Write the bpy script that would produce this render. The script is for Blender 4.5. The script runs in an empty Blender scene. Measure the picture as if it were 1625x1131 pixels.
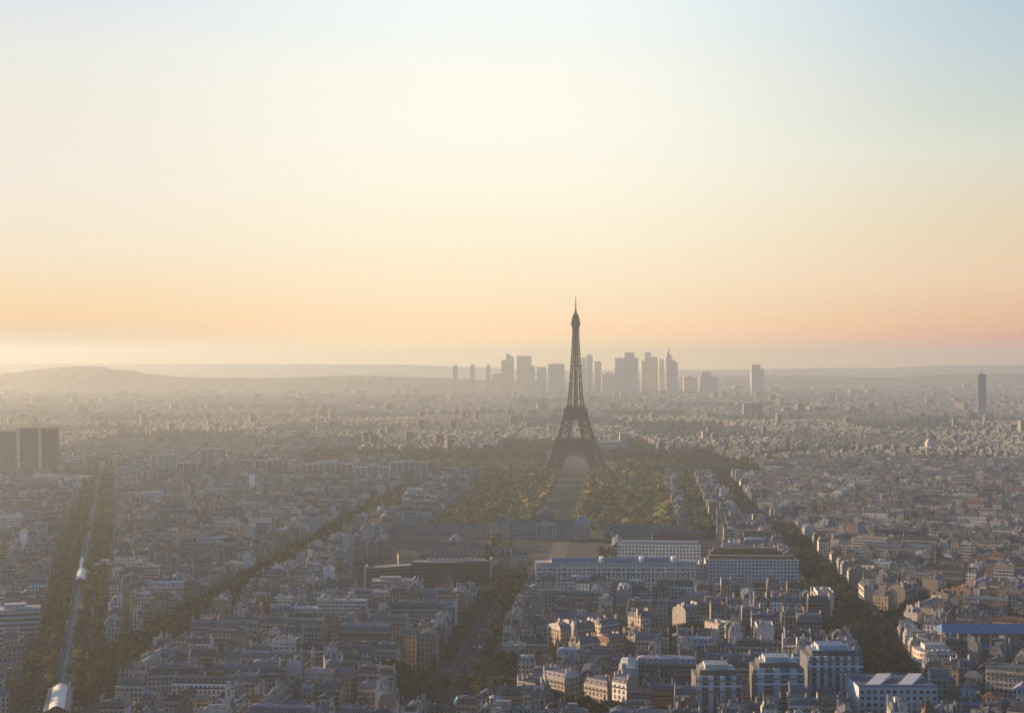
import bpy, math, random
import numpy as np

rnd = random.Random(11)
SC = bpy.context.scene
COL = SC.collection
H = 208.0            # eye height above the flat city
F = 2377.0           # focal length in photo pixels (1625 wide)
PI = math.pi

# ------------------------------------------------------------------ camera
cam_d = bpy.data.cameras.new("camera")
cam = bpy.data.objects.new("camera", cam_d)
COL.objects.link(cam)
cam.location = (0, 0, H)
cam.rotation_euler = (math.radians(90.11), 0, 0)
cam_d.sensor_width = 36.0
cam_d.lens = 36.0 * F / 1625.0
cam_d.clip_start = 1.0
cam_d.clip_end = 60000.0
SC.camera = cam

# ------------------------------------------------------------------ sun and sky
SUN_EL, SUN_AZ = 11.0, -73.0      # degrees; azimuth from the view axis, negative = to the left
sd = bpy.data.lights.new("sun", 'SUN')
sun = bpy.data.objects.new("sun", sd)
COL.objects.link(sun)
sd.energy = 5.0
sd.angle = math.radians(0.5)
sd.color = (1.0, 0.645, 0.365)
sun.rotation_euler = (math.radians(90 - SUN_EL), 0, math.radians(180 - SUN_AZ))

def lin(r, g, b):
    f = lambda c: (c / 255 / 12.92) if c / 255 <= 0.04045 else ((c / 255 + 0.055) / 1.055) ** 2.4
    return (f(r), f(g), f(b), 1.0)

world = bpy.data.worlds.new("World")
SC.world = world
world.use_nodes = True
wt = world.node_tree
wt.nodes.clear()
def wn(t, **kw):
    n = wt.nodes.new(t)
    for k, v in kw.items():
        setattr(n, k, v)
    return n
def wmath(op, a, b=None, c=None, clamp=False):
    n = wn('ShaderNodeMath', operation=op, use_clamp=clamp)
    for i, v in enumerate((a, b, c)):
        if v is None: continue
        if isinstance(v, (int, float)): n.inputs[i].default_value = v
        else: wt.links.new(v, n.inputs[i])
    return n.outputs[0]
def wmap(v, a, b, c=0.0, d=1.0, smooth=True):
    n = wn('ShaderNodeMapRange', interpolation_type='SMOOTHSTEP' if smooth else 'LINEAR')
    wt.links.new(v, n.inputs[0])
    for i, x in zip((1, 2, 3, 4), (a, b, c, d)): n.inputs[i].default_value = x
    return n.outputs[0]
def wmix(f, a, b):
    n = wn('ShaderNodeMix', data_type='RGBA')
    wt.links.new(f, n.inputs[0])
    wt.links.new(a, n.inputs[6]); wt.links.new(b, n.inputs[7])
    return n.outputs[2]
tc = wn('ShaderNodeTexCoord')
sx = wn('ShaderNodeSeparateXYZ')
wt.links.new(tc.outputs['Generated'], sx.inputs[0])
EL = sx.outputs[2]
AZ = wmath('ARCTAN2', sx.outputs[0], sx.outputs[1])
def sky_ramp(stops):
    """STOPS: (photo row, colour) of the evening glow by height above the horizon."""
    n = wn('ShaderNodeValToRGB')
    t = wmath('MULTIPLY', EL, 4.0, clamp=True)
    wt.links.new(t, n.inputs[0])
    cr = n.color_ramp
    pts = []
    for row, c in stops:
        e = math.sin(math.atan((570 - row) / F))
        pts.append((min(1, max(0, e * 4)), lin(*c)))
    pts.sort(key=lambda p: p[0])
    cr.elements[0].position, cr.elements[0].color = pts[0]
    cr.elements[1].position, cr.elements[1].color = pts[-1]
    for p, c in pts[1:-1]:
        e = cr.elements.new(p); e.color = c
    return n.outputs[0]
left = sky_ramp([(570, (179.3, 152.3, 125.3)), (540, (182.3, 156.8, 128.3)), (510, (234.0, 187.9, 132.8)), (480, (240.9, 207.0, 161.4)), (440, (242.4, 219.3, 187.1)), (400, (241.0, 226.5, 202.5)), (300, (241.1, 232.4, 219.9)), (200, (236.5, 233.0, 218.4)), (100, (231.5, 233.7, 228.5)), (0, (216.4, 225.6, 235.5))])
centre = sky_ramp([(552, (293.2, 249.3, 158.2)), (530, (289.0, 232.4, 178.3)), (480, (264.3, 236.5, 196.4)), (400, (259.8, 245.2, 213.8)), (300, (257.8, 251.6, 230.7)), (200, (256.6, 254.5, 240.4)), (120, (255.2, 253.5, 240.9)), (60, (247.0, 252.1, 245.9)), (0, (244.7, 251.6, 251.7))])
right = sky_ramp([(566, (238.0, 146.3, 127.3)), (540, (252.9, 155.2, 130.8)), (520, (245.5, 187.5, 133.4)), (450, (245.5, 209.9, 175.4)), (380, (234.9, 215.4, 178.9)), (330, (231.0, 216.4, 190.5)), (250, (219.9, 222.2, 208.2)), (200, (206.6, 215.2, 205.3)), (100, (191.5, 208.4, 216.0)), (0, (178.7, 202.8, 215.9))])
glow = wmix(wmap(AZ, -0.36, -0.02), left, centre)
glow = wmix(wmap(AZ, 0.02, 0.38), glow, right)
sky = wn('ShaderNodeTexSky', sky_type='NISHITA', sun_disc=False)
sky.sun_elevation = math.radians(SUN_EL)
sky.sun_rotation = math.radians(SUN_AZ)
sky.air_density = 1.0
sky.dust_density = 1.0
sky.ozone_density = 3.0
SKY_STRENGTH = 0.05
EXPOSURE = 0.92
up = wn('ShaderNodeMix', data_type='RGBA', blend_type='MULTIPLY')
up.inputs[0].default_value = 1.0
wt.links.new(glow, up.inputs[6])
up.inputs[7].default_value = (1 / SKY_STRENGTH / 2 ** EXPOSURE,) * 3 + (1,)
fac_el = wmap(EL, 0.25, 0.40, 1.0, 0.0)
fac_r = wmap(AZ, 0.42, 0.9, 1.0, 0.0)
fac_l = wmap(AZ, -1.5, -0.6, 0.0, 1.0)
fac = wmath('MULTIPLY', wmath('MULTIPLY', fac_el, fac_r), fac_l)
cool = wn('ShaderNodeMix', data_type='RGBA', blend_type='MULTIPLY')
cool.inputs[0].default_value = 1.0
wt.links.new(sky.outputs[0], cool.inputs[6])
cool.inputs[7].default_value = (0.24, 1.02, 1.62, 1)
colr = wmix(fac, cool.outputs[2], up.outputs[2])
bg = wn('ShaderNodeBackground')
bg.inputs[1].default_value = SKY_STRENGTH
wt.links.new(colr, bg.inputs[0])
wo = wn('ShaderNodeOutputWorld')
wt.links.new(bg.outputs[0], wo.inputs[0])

# ------------------------------------------------------------------ exposure and sampling
SC.view_settings.view_transform = 'Standard'
SC.view_settings.look = 'None'
SC.view_settings.exposure = EXPOSURE
SC.view_settings.gamma = 1.0
SC.view_settings.use_curve_mapping = False
cy = SC.cycles
cy.max_bounces = 6
cy.diffuse_bounces = 3
cy.glossy_bounces = 2
cy.transmission_bounces = 2
cy.transparent_max_bounces = 4
cy.volume_bounces = 3
cy.use_denoising = True
cy.use_adaptive_sampling = False
cy.sample_clamp_indirect = 4.0
HAZE_DENSITY = 0.000102
HAZE_COLOR = (0.885, 0.965, 0.925)
HAZE_G = 0.45

# ------------------------------------------------------------------ helpers
def tag(o, label=None, cat=None, group=None, kind=None):
    if label: o['label'] = label
    if cat: o['category'] = cat
    if group: o['group'] = group
    if kind: o['kind'] = kind
    return o

def empty(name, loc, rz=0.0):
    o = bpy.data.objects.new(name, None)
    o.empty_display_size = 1.0
    COL.objects.link(o)
    o.location = loc
    o.rotation_euler = (0, 0, rz)
    return o

def place(name, mesh, parent=None, loc=(0, 0, 0), rz=0.0, scale=None):
    o = bpy.data.objects.new(name, mesh)
    COL.objects.link(o)
    if parent is not None: o.parent = parent
    o.location = loc
    o.rotation_euler = (0, 0, rz)
    if scale is not None: o.scale = scale
    return o

def copy_tree(root, loc, rz, scale=None):
    r = root.copy(); COL.objects.link(r)
    r.location = loc; r.rotation_euler = (0, 0, rz)
    if scale: r.scale = scale
    for ch in list(root.children):
        c = ch.copy(); COL.objects.link(c); c.parent = r
        for g in list(ch.children):
            d = g.copy(); COL.objects.link(d); d.parent = c
    return r

def G(px, py, z=0.0):
    """Ground point (or point at height z) seen at a photo pixel."""
    Y = (H - z) * F / (py - 570.0)
    return ((px - 812.5) / F * Y, Y)

# ---- materials
MATS = {}
def mat(name):
    m = bpy.data.materials.new(name)
    m.use_nodes = True
    MATS[name] = m
    nt = m.node_tree
    b = nt.nodes['Principled BSDF']
    return m, nt, b
def nmath(nt, op, a, b=None, c=None, clamp=False):
    n = nt.nodes.new('ShaderNodeMath'); n.operation = op; n.use_clamp = clamp
    for i, v in enumerate((a, b, c)):
        if v is None: continue
        if isinstance(v, (int, float)): n.inputs[i].default_value = v
        else: nt.links.new(v, n.inputs[i])
    return n.outputs[0]
def nmix(nt, f, a, b, mode='MIX'):
    n = nt.nodes.new('ShaderNodeMix'); n.data_type = 'RGBA'; n.blend_type = mode
    for i, v in ((0, f), (6, a), (7, b)):
        if isinstance(v, (int, float)): n.inputs[i].default_value = v
        elif isinstance(v, tuple): n.inputs[i].default_value = v if len(v) == 4 else v + (1,)
        else: nt.links.new(v, n.inputs[i])
    return n.outputs[2]
def attr(nt):
    n = nt.nodes.new('ShaderNodeAttribute'); n.attribute_name = 'tint'
    return n.outputs[0]
def noise(nt, scale, detail=3.0, coord='Object', stretch=None):
    t = nt.nodes.new('ShaderNodeTexCoord')
    v = t.outputs[coord]
    if stretch:
        mp = nt.nodes.new('ShaderNodeMapping'); mp.inputs['Scale'].default_value = stretch
        nt.links.new(v, mp.inputs[0]); v = mp.outputs[0]
    n = nt.nodes.new('ShaderNodeTexNoise'); n.inputs['Scale'].default_value = scale; n.inputs['Detail'].default_value = detail
    nt.links.new(v, n.inputs['Vector'])
    return n.outputs[0]
def vary(nt, col, fac, lo=0.75, hi=1.2):
    mr = nt.nodes.new('ShaderNodeMapRange')
    nt.links.new(fac, mr.inputs[0])
    mr.inputs[1].default_value = 0.3; mr.inputs[2].default_value = 0.7
    mr.inputs[3].default_value = lo; mr.inputs[4].default_value = hi
    cb = nt.nodes.new('ShaderNodeCombineColor')
    for i in range(3): nt.links.new(mr.outputs[0], cb.inputs[i])
    return nmix(nt, 1.0, col, cb.outputs[0], 'MULTIPLY')

def plain(name, color, rough=0.7, metal=0.0, ns=0.15, lo=0.8, hi=1.15, spec=0.3):
    m, nt, b = mat(name)
    c = nt.nodes.new('ShaderNodeRGB'); c.outputs[0].default_value = color + (1,)
    nt.links.new(vary(nt, c.outputs[0], noise(nt, ns), lo, hi), b.inputs['Base Color'])
    b.inputs['Roughness'].default_value = rough
    b.inputs['Metallic'].default_value = metal
    b.inputs['Specular IOR Level'].default_value = spec
    return m

def tinted(name, rough=0.8, ns=0.3, lo=0.8, hi=1.15, spec=0.25, stretch=None):
    m, nt, b = mat(name)
    nt.links.new(vary(nt, attr(nt), noise(nt, ns, stretch=stretch), lo, hi), b.inputs['Base Color'])
    b.inputs['Roughness'].default_value = rough
    b.inputs['Specular IOR Level'].default_value = spec
    return m

def windowed(name, pu, pv, u0, u1, v0, v1, frame=None, glass=(0.018, 0.022, 0.028), lightp=0.2):
    """Wall whose openings are too small to model one by one: a grid of dark panes in metres of wall."""
    m, nt, b = mat(name)
    uv = nt.nodes.new('ShaderNodeUVMap'); uv.uv_map = 'UVMap'
    s = nt.nodes.new('ShaderNodeSeparateXYZ'); nt.links.new(uv.outputs[0], s.inputs[0])
    u = nmath(nt, 'DIVIDE', s.outputs[0], pu); v = nmath(nt, 'DIVIDE', s.outputs[1], pv)
    fu = nmath(nt, 'FRACT', u); fv = nmath(nt, 'FRACT', v)
    inside = lambda f, a, c: nmath(nt, 'MULTIPLY', nmath(nt, 'GREATER_THAN', f, a), nmath(nt, 'LESS_THAN', f, c))
    win = nmath(nt, 'MULTIPLY', inside(fu, u0, u1), inside(fv, v0, v1))
    cmb = nt.nodes.new('ShaderNodeCombineXYZ')
    nt.links.new(nmath(nt, 'FLOOR', u), cmb.inputs[0]); nt.links.new(nmath(nt, 'FLOOR', v), cmb.inputs[1])
    wnz = nt.nodes.new('ShaderNodeTexWhiteNoise'); wnz.noise_dimensions = '2D'
    nt.links.new(cmb.outputs[0], wnz.inputs['Vector'])
    lightw = nmath(nt, 'LESS_THAN', wnz.outputs[0], lightp)
    g = nmix(nt, lightw, glass, (0.16, 0.155, 0.14))
    wall = vary(nt, attr(nt), noise(nt, 0.25), 0.82, 1.12)
    if frame:
        m2 = 0.07
        fr = nmath(nt, 'MULTIPLY', inside(fu, u0 - m2, u1 + m2), inside(fv, v0 - m2 * .6, v1 + m2 * .6))
        wall = nmix(nt, fr, wall, frame)
    nt.links.new(nmix(nt, win, wall, g), b.inputs['Base Color'])
    r = nmath(nt, 'MULTIPLY_ADD', win, -0.6, 0.85)
    nt.links.new(r, b.inputs['Roughness'])
    b.inputs['Specular IOR Level'].default_value = 0.35
    return m

M_facade = windowed('facade_with_tall_windows', 2.6, 3.15, 0.27, 0.73, 0.16, 0.82)
M_band = windowed('facade_with_window_bands', 3.4, 2.9, 0.06, 0.94, 0.36, 0.86, lightp=0.3)
M_grid = windowed('facade_with_square_windows', 3.2, 3.3, 0.22, 0.78, 0.24, 0.78)
M_stone = tinted('stone_wall', 0.85, 0.3)
M_roof = tinted('zinc_and_slate_roof', 0.5, 0.35, 0.7, 1.25, 0.4, stretch=(1, 1, .25))
M_mansard = windowed('mansard_with_dormers', 2.7, 3.6, 0.26, 0.74, 0.16, 0.68, frame=(0.34, 0.33, 0.31))
M_flat = tinted('flat_roof_gravel', 0.9, 0.5, 0.65, 1.3)
M_pot = plain('chimney_pot_clay', (0.27, 0.12, 0.07), 0.85)
M_frame = plain('window_frame_paint', (0.52, 0.50, 0.46), 0.6)
M_glass = plain('window_glass', (0.02, 0.025, 0.03), 0.12, spec=0.6)
M_iron = plain('balcony_iron', (0.03, 0.03, 0.033), 0.6)
M_white = plain('white_paint', (0.74, 0.73, 0.70), 0.6)
M_bluezinc = plain('blue_zinc', (0.07, 0.17, 0.33), 0.45, ns=0.4, lo=.75, hi=1.3)
M_bluewhite = plain('pale_blue_render', (0.50, 0.56, 0.58), 0.6)
M_asphalt = plain('asphalt', (0.045, 0.046, 0.05), 0.9, ns=0.05, lo=0.7, hi=1.3)
M_pave = plain('pavement_stone', (0.14, 0.135, 0.125), 0.9, ns=0.1)
M_gravel = plain('gravel_path', (0.17, 0.155, 0.125), 0.95, ns=0.05)
M_redground = plain('red_gravel', (0.11, 0.072, 0.052), 0.95, ns=0.05)
M_lawn = plain('lawn_grass', (0.06, 0.11, 0.032), 0.95, ns=0.05, lo=0.75, hi=1.25)
M_garden = plain('garden_ground', (0.15, 0.135, 0.08), 0.95, ns=0.06, lo=.6, hi=1.4)
M_mark = plain('road_paint', (0.7, 0.7, 0.67), 0.8)
M_ironwork = plain('brown_ironwork', (0.075, 0.048, 0.034), 0.6, ns=0.05)
M_concrete = plain('concrete', (0.36, 0.35, 0.33), 0.85, ns=0.1)
M_steel = plain('painted_steel_grey', (0.22, 0.23, 0.23), 0.55, ns=0.2)
M_weathered = plain('weathered_parapet', (0.55, 0.52, 0.45), 0.85, ns=0.4, lo=.6, hi=1.3)
M_rail = plain('track_bed', (0.15, 0.14, 0.13), 0.9, ns=0.3)
M_glassroof = plain('glazed_roof', (0.16, 0.24, 0.27), 0.25, ns=0.2, spec=0.6)
M_opal = plain('opal_glass_roof', (0.82, 0.77, 0.66), 0.4, ns=0.3, lo=.92, hi=1.05)
M_bark = plain('bark', (0.05, 0.038, 0.028), 0.95)
M_darkglass = plain('dark_curtain_wall', (0.05, 0.055, 0.065), 0.25, spec=0.5)
M_sunlit_roof = plain('sunlit_roof_orange', (0.62, 0.38, 0.12), 0.6)  # low sunlight on the stepped roof, put into its base colour
M_tower = plain('tower_cladding', (0.13, 0.12, 0.12), 0.6, ns=0.02)
M_hill = plain('wooded_hill', (0.12, 0.12, 0.085), 0.95, ns=0.003, lo=.7, hi=1.3)

def leafy(name):
    m, nt, b = mat(name)
    c = vary(nt, attr(nt), noise(nt, 0.5, 2), 0.6, 1.4)
    nt.links.new(c, b.inputs['Base Color'])
    b.inputs['Roughness'].default_value = 0.8
    b.inputs['Specular IOR Level'].default_value = 0.15
    tr = nt.nodes.new('ShaderNodeBsdfTranslucent'); nt.links.new(c, tr.inputs[0])
    mx = nt.nodes.new('ShaderNodeMixShader'); mx.inputs[0].default_value = 0.25
    out = nt.nodes['Material Output']
    nt.links.new(b.outputs[0], mx.inputs[1]); nt.links.new(tr.outputs[0], mx.inputs[2])
    nt.links.new(mx.outputs[0], out.inputs['Surface'])
    return m
M_leaf = leafy('leaves')

# ---- mesh builder
class MB:
    """Collects polygons with a material, an albedo tint and metre UVs; builds ONE mesh."""
    def __init__(s):
        s.v = []; s.f = []; s.m = []; s.t = []; s.uv = []; s.mats = []; s.mi = {}
        s.ox = s.oy = s.oz = 0.0; s.c = 1.0; s.s = 0.0
    def at(s, x, y, rz=0.0, z=0.0):
        s.ox, s.oy, s.oz, s.c, s.s = x, y, z, math.cos(rz), math.sin(rz)
        return s
    def slot(s, m):
        k = m.name
        if k not in s.mi:
            s.mi[k] = len(s.mats); s.mats.append(m)
        return s.mi[k]
    def poly(s, pts, m, tint=(1, 1, 1), uv=None):
        n = len(s.v)
        for x, y, z in pts:
            s.v.append((s.ox + s.c * x - s.s * y, s.oy + s.s * x + s.c * y, s.oz + z))
        s.f.append(tuple(range(n, n + len(pts))))
        s.m.append(s.slot(m))
        s.t.extend([tint] * len(pts))
        if uv is None:
            uv = [(p[0], p[1]) for p in pts]
        s.uv.extend(uv)
    def wall(s, a, b, z0, z1, m, tint=(1, 1, 1), u0=0.0, zt=None):
        """Vertical quad from a to b (left to right seen from outside)."""
        L = math.hypot(b[0] - a[0], b[1] - a[1])
        s.poly([(a[0], a[1], z0), (b[0], b[1], z0), (b[0], b[1], z1), (a[0], a[1], z1)], m, tint,
               [(u0, z0), (u0 + L, z0), (u0 + L, z1), (u0, z1)])
    def box(s, x0, x1, y0, y1, z0, z1, m, tint=(1, 1, 1), top=None, ttint=None, bottom=False):
        s.wall((x0, y0), (x1, y0), z0, z1, m, tint); s.wall((x1, y0), (x1, y1), z0, z1, m, tint)
        s.wall((x1, y1), (x0, y1), z0, z1, m, tint); s.wall((x0, y1), (x0, y0), z0, z1, m, tint)
        s.poly([(x0, y0, z1), (x1, y0, z1), (x1, y1, z1), (x0, y1, z1)], top or m, ttint or tint)
        if bottom:
            s.poly([(x0, y1, z0), (x1, y1, z0), (x1, y0, z0), (x0, y0, z0)], m, tint)
    def bar(s, p, q, w, m, tint=(1, 1, 1)):
        p = np.array(p, float); q = np.array(q, float); d = q - p; L = np.linalg.norm(d)
        if L < 1e-6: return
        d /= L
        ref = np.array((0, 0, 1.0)) if abs(d[2]) < 0.9 else np.array((1.0, 0, 0))
        a = np.cross(d, ref); a /= np.linalg.norm(a); b = np.cross(d, a)
        a *= w / 2; b *= w / 2
        P = [p - a - b, p + a - b, p + a + b, p - a + b]; Q = [x + d * L for x in P]
        for i in range(4):
            j = (i + 1) % 4
            s.poly([tuple(P[j]), tuple(P[i]), tuple(Q[i]), tuple(Q[j])], m, tint)
        s.poly([tuple(x) for x in P], m, tint); s.poly([tuple(x) for x in reversed(Q)], m, tint)
    def mesh(s, name, smooth=False):
        me = bpy.data.meshes.new(name)
        nv, nf = len(s.v), len(s.f)
        ln = np.array([len(f) for f in s.f], np.int32)
        nl = int(ln.sum())
        me.vertices.add(nv); me.loops.add(nl); me.polygons.add(nf)
        me.vertices.foreach_set('co', np.array(s.v, np.float32).ravel())
        me.loops.foreach_set('vertex_index', np.arange(nl, dtype=np.int32))
        st = np.zeros(nf, np.int32); st[1:] = np.cumsum(ln)[:-1]
        me.polygons.foreach_set('loop_start', st)
        me.polygons.foreach_set('material_index', np.array(s.m, np.int32))
        me.update(calc_edges=True)
        finish_mesh(me, np.array(s.t, np.float32), np.array(s.uv, np.float32))
        for m in s.mats: me.materials.append(m)
        return me
    def build(s, name, parent=None, loc=(0, 0, 0), rz=0.0):
        return place(name, s.mesh(name), parent, loc, rz)

def finish_mesh(me, tint, uv):
    u = me.uv_layers.new(name='UVMap')
    u.data.foreach_set('uv', uv.ravel())
    a = me.color_attributes.new('tint', 'FLOAT_COLOR', 'CORNER')
    rgba = np.ones((len(tint), 4), np.float32); rgba[:, :3] = tint
    a.data.foreach_set('color', rgba.ravel())

def quads_mesh(name, V, tint, mat_idx, mats, uv=None):
    """V: (n,4,3) quads, tint (n,3); fast path for big merged meshes."""
    n = len(V)
    me = bpy.data.meshes.new(name)
    me.vertices.add(n * 4); me.loops.add(n * 4); me.polygons.add(n)
    me.vertices.foreach_set('co', V.astype(np.float32).ravel())
    me.loops.foreach_set('vertex_index', np.arange(n * 4, dtype=np.int32))
    me.polygons.foreach_set('loop_start', np.arange(0, n * 4, 4, dtype=np.int32))
    me.polygons.foreach_set('material_index', mat_idx.astype(np.int32))
    me.update(calc_edges=True)
    if uv is None: uv = np.zeros((n * 4, 2), np.float32)
    finish_mesh(me, np.repeat(tint, 4, 0), uv.reshape(-1, 2))
    for m in mats: me.materials.append(m)
    return me

# ------------------------------------------------------------------ plan of the streets
def line_x(p, slope):
    return lambda y: p[0] + slope * (y - p[1])
VIA = line_x((-275.0, 915.0), -0.2614)      # elevated metro boulevard
SUF = line_x((-268.0, 930.0), 0.078)        # planted boulevard
CEN = line_x((-31.0, 1000.0), 0.074)        # central avenue
BOS = lambda y: 265.0 + 0.083 * (y - 1130.0) if y < 1840 else 302.0 + 0.0824 * (y - 1901.0)   # avenues beyond the roundabout
BOU = line_x((212.0, 1650.0), 0.092)        # avenue beside the park
AXA = math.atan(0.076)                      # heading of the park axis, clockwise from the view axis
TOWER = (117.0, 2750.0)
PLAZA = (264.0, 1115.0); SQUARE = (-45.0, 945.0)

GX0, GX1, GY0, GY1, RES = -1400.0, 1500.0, 700.0, 3300.0, 2.0
OCC = np.zeros((int((GY1 - GY0) / RES), int((GX1 - GX0) / RES)), np.uint8)
def cells(x, y, ang, x0, x1, y0, y1, step=1.4):
    nx = max(2, int((x1 - x0) / step) + 1); ny = max(2, int((y1 - y0) / step) + 1)
    lx, ly = np.meshgrid(np.linspace(x0, x1, nx), np.linspace(y0, y1, ny))
    c, s = math.cos(ang), math.sin(ang)
    X = x + c * lx - s * ly; Y = y + s * lx + c * ly
    i = ((Y - GY0) / RES).astype(int).ravel(); j = ((X - GX0) / RES).astype(int).ravel()
    ok = (i >= 0) & (j >= 0) & (i < OCC.shape[0]) & (j < OCC.shape[1])
    return i[ok], j[ok], len(i)
def mark(x, y, ang, x0, x1, y0, y1, v=1):
    i, j, _ = cells(x, y, ang, x0, x1, y0, y1)
    OCC[i, j] = v
def busy(x, y, ang, x0, x1, y0, y1):
    i, j, n = cells(x, y, ang, x0, x1, y0, y1)
    return 1.0 if len(i) < n else float((OCC[i, j] > 0).mean())
def mark_line(fx, y0, y1, hw):
    ys = np.arange(y0, y1, 1.5)
    for y in ys:
        mark(fx(y), y, 0, -hw, hw, -1, 1)
def mark_disc(c, r):
    for k in range(-int(r), int(r) + 1, 2):
        w = math.sqrt(max(0, r * r - k * k)); mark(c[0], c[1] + k, 0, -w, w, -1.2, 1.2)
def mark_seg(p, q, hw):
    L = math.hypot(q[0] - p[0], q[1] - p[1]); a = math.atan2(q[1] - p[1], q[0] - p[0])
    mark(p[0], p[1], a, 0, L, -hw, hw)

mark_line(VIA, 760, 3100, 24)
mark_line(SUF, 800, 2750, 19)
mark_line(CEN, 840, 1400, 19)
mark_line(BOS, 1130, 1790, 16); mark_line(BOS, 1890, 3200, 15)
mark_line(BOU, 1640, 2850, 14)
mark_disc(PLAZA, 40); mark_disc(SQUARE, 50)
S6 = (PLAZA, (405.0, 1318.0)); S7a = ((-25.0, 965.0), (150.0, 1118.0)); S7b = ((150.0, 1118.0), PLAZA)
S8 = (PLAZA, (236.0, 905.0)); S9 = (SQUARE, (-262.0, 905.0)); S10 = (SQUARE, (60.0, 845.0))
SEGS = [(S6, 13), (S7a, 13), (S7b, 12), (S8, 17), (S9, 11), (S10, 11)]
for (p, q), hw in SEGS: mark_seg(p, q, hw)
# park and parade ground
def axis_pt(along, across):
    """Point by distance along the park axis (from the school's front) and across it."""
    bx, by = 41.0, 1725.0
    return (bx + math.sin(AXA) * along + math.cos(AXA) * across, by + math.cos(AXA) * along - math.sin(AXA) * across)
def mark_axis(a0, a1, c0, c1):
    x, y = axis_pt(0, 0)
    mark(x, y, -AXA, c0, c1, a0, a1)
mark_axis(60, 900, -152, 150)       # park
mark_axis(-275, 60, -178, 185)       # military school and its court
mark(-88, 1330, -0.03, -66, 70, -34, 150)   # council headquarters and garden
mark(142, 1330, 0, -124, 124, -42, 118)  # ministry
mark_axis(865, 1175, -320, 330)      # gardens round the tower
mark(117, 2990, 0, -520, 420, -130, 130)    # riverside trees

# ------------------------------------------------------------------ footprints of singular buildings (kept free of houses)
mark(216, 838, 0.0, -26, 26, -4, 38)            # skylight building
mark(331, 1040, 0.0, -36, 40, -12, 24)          # long hall with blue roof
mark(273, 962, -0.5, -12, 14, -2, 18)           # rounded corner house
mark(118, 856, 0.0, -16, 17, -2, 26); mark(154, 862, 0.0, -17, 18, -2, 26); mark(190, 880, 0.0, -20, 20, -2, 30)
mark(-357, 1082, 0.256, -22, 17, -3, 26)        # office with strip windows
mark(-102, 1290, 0.0, -24, 24, -4, 24)          # low office with strips
mark(-168, 1345, 0.0, -24, 24, -10, 40)          # pleated hall

# ---- ground and roads as sheets
g = MB(); g.poly([(-9000, -250, 0), (9000, -250, 0), (9000, 20000, 0), (-9000, 20000, 0)], M_asphalt)
M_city = plain('city_ground', (0.075, 0.072, 0.068), 0.95, ns=0.02, lo=.6, hi=1.35)
g.mats[0] = M_city
tag(g.build('ground'), kind='structure')
def strip(name, fx, y0, y1, o0, o1, m, z, n=2):
    b = MB()
    ys = np.linspace(y0, y1, n)
    for a, c in zip(ys[:-1], ys[1:]):
        b.poly([(fx(a) + o0, a, z), (fx(a) + o1, a, z), (fx(c) + o1, c, z), (fx(c) + o0, c, z)], m)
    return tag(b.build(name), kind='structure')
def seg_strip(name, p, q, o0, o1, m, z):
    b = MB(); L = math.hypot(q[0] - p[0], q[1] - p[1])
    b.at(p[0], p[1], math.atan2(q[1] - p[1], q[0] - p[0])); b.poly([(0, o0, z), (L, o0, z), (L, o1, z), (0, o1, z)], m)
    return tag(b.build(name), kind='structure')
def kerbed(name, fx, y0, y1, o0, o1):
    b = MB()
    for a, c in ((y0, y1),):
        P = [(fx(a) + o0, a), (fx(a) + o1, a), (fx(c) + o1, c), (fx(c) + o0, c)]
        for k in range(4):
            p, q = P[k], P[(k + 1) % 4]; b.wall(p, q, 0.0, 0.13, M_pave)
        b.poly([(x, y, 0.13) for x, y in P], M_pave)
    return tag(b.build(name), kind='structure')
for fx, y0, y1, hw, rd in ((VIA, 780, 3000, 24, 16), (SUF, 990, 2700, 19, 9), (CEN, 1000, 1385, 19, 8), (BOS, 1160, 1790, 16, 7), (BOS, 1890, 3150, 15, 6), (BOU, 1660, 2850, 14, 6)):
    strip('avenue_road', fx, y0, y1, -rd, rd, M_asphalt, 0.03)
    kerbed('pavement', fx, y0, y1, -hw, -rd); kerbed('pavement', fx, y0, y1, rd, hw)
for (p, q), hw in SEGS:
    seg_strip('side_road', p, q, -hw * .6, hw * .6, M_asphalt, 0.05)
b = MB()
for y in np.arange(1010, 1380, 9):
    for o in (-0.1, -4.0, 4.0):
        x = CEN(y) + o; b.poly([(x - .12, y, .04), (x + .12, y, .04), (x + .12 + .3, y + 4, .04), (x - .12 + .3, y + 4, .04)], M_mark)
for y in np.arange(800, 1500, 9):
    for o in (-13.5, 13.5):
        x = VIA(y) + o; b.poly([(x - .12, y, .04), (x + .12, y, .04), (x + .12 - 1.0, y + 4, .04), (x - .12 - 1.0, y + 4, .04)], M_mark)
tag(b.build('road_markings'), kind='structure')
def disc(name, c, r, m, z, n=28):
    b = MB(); b.at(*c); b.poly([(r * math.cos(2 * PI * k / n), r * math.sin(2 * PI * k / n), z) for k in range(n)], m)
    return tag(b.build(name), kind='structure')
disc('plaza_road', PLAZA, 40, M_asphalt, 0.07); disc('square_road', SQUARE, 50, M_asphalt, 0.07)

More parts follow.
